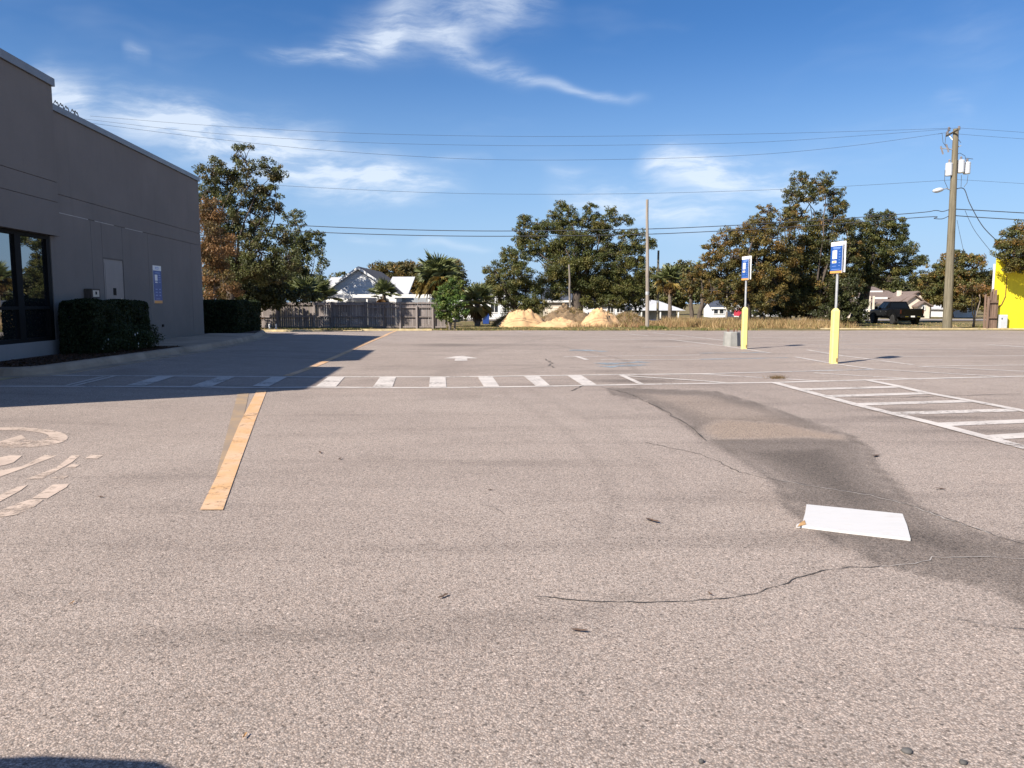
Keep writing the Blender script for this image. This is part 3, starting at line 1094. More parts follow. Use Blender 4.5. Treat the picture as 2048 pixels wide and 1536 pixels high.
# far kerb at the back of the lot, left of the orange line, and the small dirt island
kb = [(-15.5, 44.2), (-12.6, 44.3), (-11.6, 45.2), (-10.4, 47.4), (-5, 48.2)]
mb = MB()
for i in range(len(kb) - 1):
    pass
o = kerb_sweep('kerb', kb, 0.12, 0.15, 'yellow_curb', gutter=0.1)
tag(o, kind='structure')
island_piece('dirt_island', [(-15.6, 44.4), (-12.65, 44.5), (-11.75, 45.3), (-10.6, 47.6), (-9, 52.5), (-20, 52.5), (-20, 44.4)], 'soil', lambda x, y: float(gz(x, y)) + 0.1)
# far right yellow kerb and cross street
mb = MB()
rightk = [(20.5, 51.2), (24, 51.0), (29, 50.6), (36, 50.2), (52, 49.8)]
o = kerb_sweep('kerb', rightk, 0.10, 0.15, 'yellow_curb', gutter=0.12)
tag(o, kind='structure')
sx = np.linspace(-80, 90, 60)
mb = MB()
vs = []
for x in sx:
    for y in (76.0, 83.5):
        vs.append((x, y, float(gz(x, y)) + 0.09))
mb.add(vs, [(2 * i, 2 * i + 2, 2 * i + 3, 2 * i + 1) for i in range(len(sx) - 1)])
tag(mb.build('street', 'street_asphalt', fixn=False), kind='structure')

# ================================================================== GREY COMMERCIAL BUILDING
WDIR = Vector((-0.0838, 1.0, 0)).normalized()
WN = Vector((WDIR.y, -WDIR.x, 0))            # outward normal (to the right)
CORN = Vector((wallx(29.8), 29.8, 0))


def wallD(px):
    return 9.40 / (-(px - 1024) / F - 0.0838)


def uo(y):
    """distance along wall for depth y (0 at the far corner, negative towards the viewer)"""
    return (y - 29.8) * math.hypot(1, 0.0838)


def upx(px):
    return uo(wallD(px))


WM = Matrix(((WDIR.x, WN.x, 0, CORN.x), (WDIR.y, WN.y, 0, CORN.y), (0, 0, 1, 0), (0, 0, 0, 1)))   # local (u, n, z) -> world

bld = thing('commercial_building', 'long dark grey stucco building with stepped flat roofline and black storefront window', 'building', (CORN.x - 5, 20, 0.2))
TALL0, TALL1 = uo(14.45), upx(117)
HLOW, HTALL = 6.13, 6.62
UFRONT = uo(7.6)
WIN0, WIN1 = uo(13.2), upx(112)
WZ0, WZ1 = 0.62, 3.08


def wbox(mb, u0, u1, n0, n1, z0, z1):
    return mb.box(u0, u1, n0, n1, z0, z1, WM)


# solid core set back behind the panels, with an opening for the window
mb = MB()
wbox(mb, WIN1 + 0.0, 0.0 - 0.03, -9.0, -0.03, 0.0, HLOW - 0.05)
wbox(mb, WIN0, WIN1, -9.0, -2.6, 0.0, HLOW - 0.051)
wbox(mb, WIN0, WIN1, -2.6, -0.03, WZ1, HLOW - 0.052)
wbox(mb, WIN0, WIN1, -2.6, -0.16, 0.0, WZ0 - 0.1)
mb.build('wall_core', 'stucco_joint', bld)
mb = MB()      # front part, out of frame to the left: it throws the near part of the shadow
mb.prism([tuple(WM @ Vector(p)) for p in [(UFRONT, 0.02, 0.0), (uo(12.3), 0.02, 0.0), (uo(12.3), -9, 0.0), (UFRONT - 3.4, -9, 0.0), (UFRONT - 1.0, -2.6, 0.0)]], (0, 0, HTALL))
wbox(mb, uo(12.3), WIN0, -9, 0.015, 0.0, HLOW - 0.1)
mb.build('front_wing', 'stucco', bld)

G_ = 0.007
# stucco panels of the low wing: rows by joint heights, columns by the vertical joints
zl = [(4.12, HLOW - 0.05, [TALL1, 0.0]), (3.68, 4.12, [TALL1, 0.0])]
for z0, z1, us in zl:
    for i in range(len(us) - 1):
        mb = MB()
        wbox(mb, us[i] + G_, us[i + 1] - (G_ if i < len(us) - 2 else 0), -0.03, 0.0, z0 + G_, z1 - G_)
        mb.build('wall_panel', 'stucco', bld)
dl, dr = upx(215), upx(255)
DT = 2.73
cols = [(WIN1 + 0.03, upx(194)), (upx(194), dl), (dr, upx(305)), (upx(305), upx(389)), (upx(389), 0.0)]
for i, (a0, a1) in enumerate(cols):
    mb = MB()
    wbox(mb, a0 + G_, a1 - (G_ if i < 4 else 0), -0.03, 0.0, BASE - 0.2, 3.68 - G_)
    mb.build('wall_panel', 'stucco', bld)
mb = MB()
wbox(mb, dl + G_, dr - G_, -0.03, 0.0, DT + 0.02, 3.68 - G_)
mb.build('wall_panel', 'stucco', bld)
# end wall (far side) skin
mb = MB()
wbox(mb, -0.03, 0.0, -9.0, -0.03, 0.0, HLOW - 0.05)
mb.build('end_wall', 'stucco', bld)
# tall fascia block over the window
PR = 0.14
for z0, z1 in ((3.08, 3.88), (3.88, 4.35), (4.35, HTALL - 0.05)):
    mb = MB()
    wbox(mb, TALL0, TALL1 + 0.12, -2.0 if z0 > 4.3 else -0.4, PR, z0 + G_, z1 - G_)
    mb.build('fascia_panel', 'stucco', bld)
mb = MB()
wbox(mb, TALL0 + 0.02, TALL1 + 0.10, -1.9, PR - 0.03, 3.09, HTALL - 0.06)
mb.build('fascia_core', 'stucco_joint', bld)
# metal copings
mb = MB()
wbox(mb, TALL1 + 0.125, 0.05, -0.36, 0.055, HLOW - 0.05, HLOW + 0.10)
wbox(mb, -0.30, 0.05, -9.0, -0.362, HLOW - 0.05, HLOW + 0.10)
mb.build('coping', 'coping', bld)
mb = MB()
wbox(mb, TALL0 - 0.05, TALL1 + 0.17, -2.05, PR + 0.055, HTALL - 0.05, HTALL + 0.13)
mb.build('coping', 'coping', bld)
mb = MB()
mb.prism([tuple(WM @ Vector(p)) for p in [(UFRONT - 0.05, 0.06, HTALL), (uo(12.3) + 0.05, 0.06, HTALL), (uo(12.3) + 0.05, -9, HTALL), (UFRONT - 3.5, -9, HTALL)]], (0, 0, 0.12))
mb.build('coping', 'coping', bld)
# pale base under the window
mb = MB()
wbox(mb, WIN0, WIN1 + 0.25, -0.158, 0.05, 0.1, WZ0)
mb.build('window_base', 'stucco_base', bld)
# storefront window
win = bpy.data.objects.new('storefront_window', None)
COL.objects.link(win)
win.parent = bld
mb = MB()
m1a, m1b = upx(43), upx(55)
wbox(mb, WIN1 - 0.16, WIN1, -0.12, -0.005, WZ0, WZ1)
wbox(mb, m1a, m1b, -0.12, -0.006, WZ0, WZ1)
wbox(mb, WIN0, WIN0 + 0.1, -0.12, -0.006, WZ0, WZ1)
wbox(mb, WIN0 + 0.1, WIN1 - 0.16, -0.12, -0.004, WZ1 - 0.09, WZ1)
wbox(mb, WIN0 + 0.1, WIN1 - 0.16, -0.12, -0.004, WZ0, WZ0 + 0.09)
ZM = 1.39
wbox(mb, m1b, WIN1 - 0.16, -0.12, -0.008, ZM - 0.035, ZM + 0.035)
wbox(mb, WIN0 + 0.1, m1a, -0.12, -0.008, ZM - 0.035, ZM + 0.035)
mb.build('window_frame', 'frame_black', win)
for a0, a1 in ((WIN0 + 0.1, m1a), (m1b, WIN1 - 0.16)):
    for z0, z1 in ((WZ0 + 0.09, ZM - 0.035), (ZM + 0.035, WZ1 - 0.09)):
        mb = MB()
        wbox(mb, a0, a1, -0.075, -0.06, z0, z1)
        mb.build('pane', 'glass_dark', win)
# door
door = bpy.data.objects.new('door', None)
COL.objects.link(door)
door.parent = bld
mb = MB()
wbox(mb, dl + 0.02, dr - 0.02, -0.028, -0.012, BASE, DT - 0.02)
wbox(mb, dl + 0.12, dr - 0.12, -0.012, -0.006, BASE + 0.02, DT - 0.13)
mb.build('door_leaf', 'door_grey', door)
mb = MB()
wbox(mb, dl, dl + 0.02, -0.028, 0.004, BASE, DT)
wbox(mb, dr - 0.02, dr, -0.028, 0.004, BASE, DT)
wbox(mb, dl, dr, -0.028, 0.005, DT - 0.02, DT + 0.02)
mb.build('door_frame', 'stucco_joint', door)
mb = MB()
uc = (dl + dr) / 2
wbox(mb, uc - 0.09, uc + 0.09, -0.006, 0.004, 1.72, 1.92)
mb.build('door_viewer_plate', 'frame_black', door)
mb = MB()
mb.lathe([(0.0, 0), (0.07, 0), (0.07, 0.01), (0.0, 0.01)], seg=16, M=WM @ Matrix.Translation((dr - 0.24, -0.006, 1.58)) @ Matrix.Rotation(R(-90), 4, 'X'))
wbox(mb, dr - 0.27, dr - 0.20, -0.006, 0.05, 1.40, 1.44)
mb.build('door_handle', 'steel', door)
# whitish highlights along the upper joint, painted on as pale strips
for a0, a1 in ((127, 190), (203, 240), (262, 296)):
    mb = MB()
    wbox(mb, upx(a0), upx(a1), -0.012, 0.001, 3.68 - 0.010, 3.68 + 0.008)
    mb.build('joint_highlight', 'concrete_pale', bld)
# small vent near the foot of the wall
mb = MB()
uv = upx(327)
wbox(mb, uv - 0.06, uv + 0.06, 0.0, 0.03, 0.72, 0.80)
mb.build('hose_tap', 'frame_black', bld)

# things on the wall and roof
t = thing('drop_box', 'small beige metal drop box fixed to grey wall left of the door', 'box', tuple(WM @ Vector((upx(182), 0, 1.6))))
mb = MB()
ub = upx(181)
mb.cbox(ub - 0.22, ub + 0.28, 0.0, 0.20, 1.62, 1.87, 0.012, WM)
mb.build('body', 'bark', t)  # beige metal; its shaded look is put into this dark colour
mb = MB()
wbox(mb, ub - 0.15, ub + 0.2, 0.2, 0.206, 1.66, 1.83)
mb.build('front_plate', 'siding_cream', t)
mb = MB()
wbox(mb, ub - 0.02, ub + 0.06, 0.206, 0.212, 1.72, 1.80)
mb.build('lock', 'frame_black', t)


def sign_face(parent, M, W_, H_, detail):
    """printed face: local x across, z up, y = outwards; white head, blue field, print bars and an orange foot"""
    def pl(name, x0, x1, z0, z1, mat, k):
        m_ = MB()
        m_.box(x0 * W_, x1 * W_, 0.0, 0.0015 * k, z0 * H_, z1 * H_, M)
        return m_.build(name, mat, parent)
    pl('head_panel', 0.0, 1.0, 0.87, 1.0, 'sign_white', 1)
    pl('print_bar', 0.27, 0.68, 0.905, 0.962, 'sign_blue_pale', 2)
    pl('print_bar', 0.31, 0.64, 0.92, 0.948, 'sign_white', 3)
    pl('blue_panel', 0.0, 1.0, 0.075, 0.868, 'sign_blue', 1)
    pl('foot_panel', 0.0, 1.0, 0.0, 0.073, 'sign_orange', 1)
    return pl


t = thing('wall_sign', 'tall blue parking notice with white head fixed to grey wall right of the door', 'sign', tuple(WM @ Vector((upx(320), 0, 1.48))))
us0, us1 = upx(312), upx(328)
mb = MB()
wbox(mb, us0, us1, 0.0, 0.015, 1.49, 2.70)
mb.build('panel', 'sign_white', t)
SM = WM @ Matrix.Translation((us1, 0.015, 1.49)) @ Matrix.Rotation(R(180), 4, 'Z') @ Matrix.Scale(-1, 4, (0, 1, 0))
SM = WM @ Matrix.Translation((us0, 0.015, 1.49))
W_, H_ = us1 - us0, 1.21
pl = sign_face(t, SM, W_, H_, True)
pl('white_square', 0.18, 0.50, 0.60, 0.76, 'sign_white', 2)
pl('print_bar', 0.20, 0.48, 0.545, 0.575, 'sign_white', 2)
for k in range(4):
    pl('print_bar', 0.62, 0.86, 0.74 - 0.062 * k, 0.762 - 0.062 * k, 'sign_blue_pale', 2)
pl('band', 0.0, 1.0, 0.49, 0.50, 'sign_blue_dark', 2)
for k in range(3):
    pl('print_bar', 0.2, 0.45, 0.36 - 0.08 * k, 0.385 - 0.08 * k, 'sign_blue_pale', 2)
    pl('print_bar', 0.65, 0.85, 0.36 - 0.08 * k, 0.385 - 0.08 * k, 'sign_blue_pale', 2)
pl('print_bar', 0.25, 0.8, 0.80, 0.82, 'sign_blue_pale', 2)
pl('print_bar', 0.25, 0.7, 0.11, 0.125, 'sign_blue_pale', 2)

# bits of ragged cable on the parapet
t = thing('roof_cable', 'loops of thin cable along the lower roof edge of the grey building', 'cable', tuple(WM @ Vector((upx(150), -0.1, HLOW + 0.10))))
mb = MB()
for a0 in (140, 150, 160, 172, 178):
    u0 = upx(a0)
    pts = [WM @ Vector((u0 + 0.5 * k / 6, -0.1 + 0.02 * math.sin(k), HLOW + 0.12 + 0.17 * math.sin(math.pi * k / 6) * (1 - 0.4 * (k % 2)))) for k in range(7)]
    mb.tube(pts, 0.012, 4)
mb.build('cable', 'wire', t)


# ================================================================== FOLIAGE BUILDERS
def crown_mesh(name, blobs, leaf, dens, cols, flat=0.8, puff=(0.22, 0.4), base=None, colvar=0.25, aspect=0.6, shell=0.45):
    """blobs: (centre Vector, rx, ry, rz).  Puffs of leaves are scattered through each blob."""
    PP, NN, SS, TT = [], [], [], []
    cols = np.array(cols) * np.array([1.45, 1.38, 1.3])
    centres = []
    for c, rx, ry, rz in blobs:
        rm = (rx * ry * rz) ** (1 / 3)
        npf = max(11, int(54 * (rm / 1.4) ** 1.5))
        d = unit(npf)
        rad = shell + (1 - shell) * rng.random(npf) ** 0.6
        pc = np.array(c) + d * rad[:, None] * np.array([rx, ry, rz])
        pr = np.clip(rm * rng.uniform(*puff, npf), 0.22, 1.0)
        for k in range(npf):
            area = pr[k] ** 2
            n = int(dens * area / leaf ** 2 * rng.uniform(0.7, 1.3) * 17)
            if n < 4:
                continue
            dd = unit(n)
            rr = rng.random(n) ** 0.42
            # ragged sprays: stretch each puff in a random direction
            ax = unit(1)[0]
            ax[2] *= 0.5
            ax /= np.linalg.norm(ax)
            off = dd * (rr * pr[k])[:, None]
            off += ax * (off @ ax)[:, None] * rng.uniform(0.1, 0.8)
            off[:, 2] *= flat
            p = pc[k] + off
            PP.append(p)
            NN.append(dd * 0.55 + np.array([0, 0, 0.35]) + rng.normal(size=(n, 3)) * 0.55)
            SS.append(leaf * rng.uniform(0.6, 1.35, n))
            ci = cols[rng.integers(len(cols))] * rng.uniform(1 - colvar, 1 + colvar)
            cj = cols[rng.integers(len(cols), size=n)]
            mixk = rng.random((n, 1)) * 0.55
            TT.append((ci * (1 - mixk) + cj * mixk) * rng.uniform(0.7, 1.3, (n, 1)))
            centres.append((Vector(pc[k]), pr[k]))
    pos = np.concatenate(PP)
    nr = np.concatenate(NN)
    sz = np.concatenate(SS)
    tt = np.clip(np.concatenate(TT), 0.004, 0.9)
    if base is not None:
        pos = pos - np.array(base)
    return leaves_mesh(name, pos, nr, sz, tt, aspect), centres


def limb(mb, a, b, r0, r1, sag=0.12, n=5, seg=6):
    a, b = Vector(a), Vector(b)
    L = (b - a).length
    side = Vector((random.uniform(-1, 1), random.uniform(-1, 1), random.uniform(-0.2, 1))) * L * sag
    pts, rr = [], []
    for k in range(n + 1):
        t = k / n
        p = a.lerp(b, t) + side * math.sin(math.pi * t) + Vector((random.gauss(0, 1), random.gauss(0, 1), random.gauss(0, 1))) * L * 0.018 * (0 < k < n)
        pts.append(p)
        rr.append(r0 + (r1 - r0) * t)
    mb.tube(pts, rr, seg)
    return pts


OAK = [(0.058, 0.070, 0.020), (0.080, 0.084, 0.024), (0.042, 0.054, 0.018), (0.105, 0.092, 0.026)]
OAK_BROWN = [(0.105, 0.080, 0.022), (0.076, 0.070, 0.021), (0.135, 0.080, 0.022), (0.055, 0.056, 0.018)]
DARK = [(0.032, 0.038, 0.016), (0.044, 0.050, 0.019), (0.024, 0.030, 0.008)]
MAGN = [(0.050, 0.064, 0.020), (0.090, 0.092, 0.028), (0.034, 0.043, 0.016)]
TALL = [(0.058, 0.068, 0.022), (0.070, 0.074, 0.025), (0.040, 0.050, 0.019), (0.085, 0.068, 0.032)]
RUSTY = [(0.15, 0.08, 0.030), (0.115, 0.068, 0.028), (0.09, 0.07, 0.026), (0.18, 0.10, 0.045)]
BUSH = [(0.050, 0.095, 0.018), (0.070, 0.115, 0.022), (0.036, 0.068, 0.016), (0.105, 0.125, 0.03)]
HAZY = [(0.075, 0.072, 0.034), (0.060, 0.062, 0.03), (0.095, 0.08, 0.036)]


def tree(name, label, px, y, blobs, cols, leaf=0.26, dens=1.0, trunk_r=0.3, trunk_top=None, lean=0.0, depth=0.8, bark='bark', group=None,
         branches=0.5, cat='tree', base=None, shell=0.45, puff=(0.17, 0.33), aspect=0.6, trunks=1, flat=0.8, colvar=0.25):
    """blobs in photo pixels (x, y, rx, ry, depth offset) read at depth y"""
    b = base if base is not None else on(px, y)
    root = thing(name, label, cat, tuple(b), group)
    wb = []
    for q in blobs:
        bx, by, rx, ry = q[:4]
        dy = q[4] if len(q) > 4 else random.uniform(-0.4, 0.4) * rx * y / F
        c = P(bx, by, y + dy)
        wb.append((c, rx * y / F, max(rx, ry) * y / F * depth, ry * y / F))
    me, centres = crown_mesh('crown', wb, leaf, dens, cols, base=b, shell=shell, puff=puff, aspect=aspect, flat=flat, colvar=colvar)
    mb = MB()
    top = trunk_top if trunk_top is not None else min(c.z - rz * 0.3 for c, rx, ry, rz in wb)
    top = max(top, b.z + 0.6)
    starts = []
    for k in range(trunks):
        ox = (k - (trunks - 1) / 2) * trunk_r * 1.6
        a = Vector((b.x + ox, b.y, b.z - 0.3))
        e = Vector((b.x + ox * 3 + lean, b.y + random.uniform(-0.3, 0.3), top))
        pts = limb(mb, a, e, trunk_r * 1.25, trunk_r * 0.75, 0.05, 6, 9)
        starts.append(e)
    for c, rx, ry, rz in wb:
        s = min(starts, key=lambda q: (q - c).length)
        m_ = s.lerp(c, 0.9)
        r_ = trunk_r * min(0.5, 1.3 / math.sqrt(len(wb)))
        limb(mb, s, m_, r_, r_ * 0.22, 0.16, 6, 6)
    for c, pr in centres:
        if random.random() < branches:
            bb = min(wb, key=lambda q: (q[0] - c).length)[0]
            limb(mb, bb, c, trunk_r * 0.10, 0.012, 0.15, 4, 4)
    mb.build('trunk', bark, root, smooth=True, fixn=False)
    link('crown', me, 'leaf', root)
    return root


def hedge(name, label, u0, u1, n0, n1, z0, z1, M, cols, dens, leaf, cat='hedge', core='shade_leaf', round_=0.18):
    c = M @ Vector(((u0 + u1) / 2, (n0 + n1) / 2, z0))
    root = thing(name, label, cat, tuple(c))
    # leaves over the faces of the clipped block
    Ls, Ns, Hs = u1 - u0, n1 - n0, z1 - z0
    areas = [Ls * Hs, Ls * Hs, Ns * Hs, Ns * Hs, Ls * Ns]
    n = int(sum(areas) * dens)
    f = rng.choice(5, n, p=np.array(areas) / sum(areas))
    a, b = rng.random(n), rng.random(n)
    u = np.where(f < 2, u0 + a * Ls, np.where(f == 2, u0, np.where(f == 3, u1, u0 + a * Ls)))
    v = np.where(f == 0, n0, np.where(f == 1, n1, n0 + np.where(f == 4, b, a) * Ns))
    z = np.where(f == 4, z1, z0 + b * Hs)
    nr = np.zeros((n, 3))
    nr[f == 0, 1] = -1
    nr[f == 1, 1] = 1
    nr[f == 2, 0] = -1
    nr[f == 3, 0] = 1
    nr[f == 4, 2] = 1
    dep = rng.exponential(0.07, n) - 0.05 * rng.random(n)
    bump = 0.07 * np.sin(u * 3.1 + 1) * np.sin(z * 2.7) + 0.05 * np.sin(u * 7 + v * 5) + 0.04 * np.sin(z * 9 + u * 4)
    off = nr * (bump - dep)[:, None]
    uvz = np.stack([u, v, z], 1) + off
    # rounded edges
    cu = np.clip(uvz, [u0 + round_, n0 + round_, z0], [u1 - round_, n1 - round_, z1 - round_])
    dl_ = uvz - cu
    ln = np.linalg.norm(dl_, axis=1, keepdims=True) + 1e-9
    uvz = np.where(ln > round_, cu + dl_ / ln * (round_ + (ln - round_) * 0.25), uvz)
    Mw = np.array(M)
    pw = uvz @ Mw[:3, :3].T + Mw[:3, 3]
    nw = (nr * 0.8 + rng.normal(size=(n, 3)) * 0.6) @ Mw[:3, :3].T
    cc = np.array(cols)
    tt = cc[rng.integers(len(cc), size=n)] * rng.uniform(0.6, 1.4, (n, 1))
    me = leaves_mesh('foliage', pw - np.array(c), nw, leaf * rng.uniform(0.7, 1.3, n), np.clip(tt, 0.004, 1), 0.6)
    link('foliage', me, 'leaf_dull', root)
    mb = MB()
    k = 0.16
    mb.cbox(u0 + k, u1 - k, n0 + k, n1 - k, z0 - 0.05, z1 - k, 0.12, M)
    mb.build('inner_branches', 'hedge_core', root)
    return root


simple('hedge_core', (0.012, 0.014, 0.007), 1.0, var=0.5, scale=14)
HG = [(0.020, 0.030, 0.012), (0.030, 0.042, 0.016), (0.014, 0.022, 0.009)]
hedge('clipped_hedge', 'dark green clipped hedge under the storefront window', uo(18.2), uo(21.85), 0.2, 0.98, 0.27, 1.56, WM, HG, 2600, 0.055)
hedge('clipped_hedge', 'dark hedge block past the far corner of the grey building', uo(31.3), uo(35.3), -1.6, 0.9, 0.2, 1.60, WM, HG, 1300, 0.08)
# low loose shrub with a few white flowers in front of the hedge
b = Vector(tuple(WM @ Vector((uo(19.3), 1.12, 0.28))))
root = thing('flowering_shrub', 'low loose dark shrub with tiny white flowers before the clipped hedge', 'shrub', tuple(b))
bl = [(b + Vector((0.0, 0.0, 0.30)), 0.42, 0.55, 0.34), (b + Vector((-0.05, 0.85, 0.28)), 0.40, 0.55, 0.36), (b + Vector((-0.05, -0.55, 0.22)), 0.32, 0.4, 0.26), (b + Vector((-0.1, 1.6, 0.24)), 0.34, 0.45, 0.3)]
me, cs = crown_mesh('foliage', bl, 0.05, 0.8, HG, base=b)
link('foliage', me, 'leaf_dull', root)
mb = MB()
for k in range(26):
    c0 = random.choice(cs)[0]
    mb.tube([b + Vector((random.uniform(-.1, .1), (c0 - b).y * 0.7, 0)), c0], [0.012, 0.004], 4)
tag(mb.build('stems', 'bark', root), kind='stuff')
for k in range(16):
    mb = MB()
    c0 = random.choice(bl)
    d_ = Vector((random.uniform(0.2, 1), random.uniform(-1, 0.6), random.uniform(-0.5, 0.7))).normalized()
    q = c0[0] + Vector((d_.x * c0[1], d_.y * c0[2], d_.z * c0[3])) * 1.05
    for j in range(5):
        a_ = 2 * math.pi * j / 5
        e1 = Vector((0.3, math.cos(a_), math.sin(a_))) * 0.022
        mb.add([q, q + e1 + Vector((0, -e1.z, e1.y)) * 0.4, q + e1 * 1.3, q + e1 - Vector((0, -e1.z, e1.y)) * 0.4], [(0, 1, 2, 3)])
    mb.build('flower', 'white_paint', root, fixn=False)

# ================================================================== WOODEN FENCE
FY = 51.6
fx0, fx1 = P(508, 650, FY).x, P(893, 650, FY).x
fen = thing('wooden_fence', 'weathered grey wooden picket fence with rails and posts along the back of the lot', 'fence', ((fx0 + fx1) / 2, FY, float(gz(-10, FY))))
gzf = float(gz(-10, FY))
pick = MB()
pick.prism([(-0.066, 0, 0), (0.066, 0, 0), (0.066, 0, 1.76), (0.045, 0, 1.80), (-0.045, 0, 1.80), (-0.066, 0, 1.76)], (0, 0.02, 0))
pme = pick.mesh('picket')
pme.materials.append(MATS['fence_wood'])
x = fx0
k = 0
while x < fx1:
    o = bpy.data.objects.new('picket', pme)
    COL.objects.link(o)
    o.parent = fen
    o.location = (x - fen.location.x, random.uniform(-0.004, 0.004) + 0.05, random.uniform(-0.03, 0.03) + 0.02)
    o.rotation_euler = (0, random.gauss(0, 0.006), 0)
    o.scale = (1, 1, random.uniform(0.985, 1.015))
    x += 0.145
# posts: wide bays at the left, closer and shorter posts at the right
pp = [513, 556, 630, 665, 733, 768, 801, 834, 866]
for i, px in enumerate(pp):
    xx = P(px, 650, FY).x
    mb = MB()
    hh = 1.84 if i < 5 else 1.58
    mb.cbox(xx - 0.065, xx + 0.065, FY - 0.14, FY - 0.002, gzf - 0.1, gzf + hh, 0.015)
    mb.build('post', 'fence_wood', fen)
for i in range(len(pp)):
    a0 = P(pp[i], 650, FY).x + 0.066
    a1 = (P(pp[i + 1], 650, FY).x - 0.066) if i + 1 < len(pp) else fx1
    zt = 1.62 if i < 4 else 1.42
    for zz in (zt, 0.80, 0.12):
        mb = MB()
        mb.box(a0, a1, FY - 0.045, FY + 0.044, gzf + zz, gzf + zz + 0.085)
        mb.build('rail', 'fence_wood', fen)
mb = MB()
mb.box(fx0, fx1, FY - 0.03, FY + 0.048, gzf + 1.70, gzf + 1.79)
mb.build('top_board', 'fence_wood', fen)

# two stub posts and kerb bits on the dirt island
for px, lb in ((540, 'short white marker stub on the dirt island, left of the pair'), (553, 'short white marker stub on the dirt island, right of the pair')):
    b = on(px, 47.2)
    b.z += 0.1
    t = thing('marker_stub', lb, 'post', tuple(b), 'marker stubs on the dirt island')
    mb = MB()
    mb.lathe([(0.05, 0), (0.05, 0.30), (0.042, 0.33), (0.0, 0.335)], tuple(b), 8)
    mb.build('pipe', 'white_paint', t)
    mb = MB()
    mb.lathe([(0.09, -0.02), (0.09, 0.03), (0.055, 0.05)], tuple(b), 8)
    mb.build('collar', 'concrete_pale', t)


# ================================================================== HOUSES
def quadwin(parent, x0, x1, z0, z1, y, trim='siding_white', nx=2, nz=2, glass='glass_house'):
    f = MB()
    t_ = 0.09
    f.box(x0 - t_, x0, y - 0.05, y + 0.02, z0 - t_, z1 + t_)
    f.box(x1, x1 + t_, y - 0.05, y + 0.02, z0 - t_, z1 + t_)
    f.box(x0, x1, y - 0.05, y + 0.02, z1, z1 + t_)
    f.box(x0, x1, y - 0.05, y + 0.02, z0 - t_, z0)
    for i in range(1, nx):
        xx = x0 + (x1 - x0) * i / nx
        f.box(xx - 0.025, xx + 0.025, y - 0.03, y + 0.02, z0, z1)
    fr = f.build('window', trim, parent)
    m_ = MB()
    m_.box(x0, x1, y - 0.012, y + 0.02, z0, z1)
    m_.build('pane', glass, fr)
    return fr


def siding(parent, name, x0, x1, y, z0, z1, mat, gable=None, pitch=0.24):
    """lapped boards on a wall facing the viewer; gable = (apex x, apex z) above z1"""
    z = z0
    while z < (gable[1] if gable else z1) - 0.03:
        zt = min(z + pitch, gable[1] if gable else z1)
        def span(zz):
            if gable and zz > z1:
                k = (zz - z1) / (gable[1] - z1)
                return x0 + (gable[0] - x0) * k, x1 + (gable[0] - x1) * k
            return x0, x1
        a0, a1 = span(z)
        c0, c1 = span(zt)
        m_ = MB()
        m_.add([(a0, y - 0.035, z), (a1, y - 0.035, z), (c1, y - 0.008, zt), (c0, y - 0.008, zt), (a0, y, z), (a1, y, z), (c1, y, zt), (c0, y, zt)],
               [(0, 1, 2, 3), (4, 0, 3, 7), (1, 5, 6, 2), (0, 4, 5, 1), (3, 2, 6, 7)])
        m_.build('siding_board', mat, parent, fixn=False)
        z += pitch


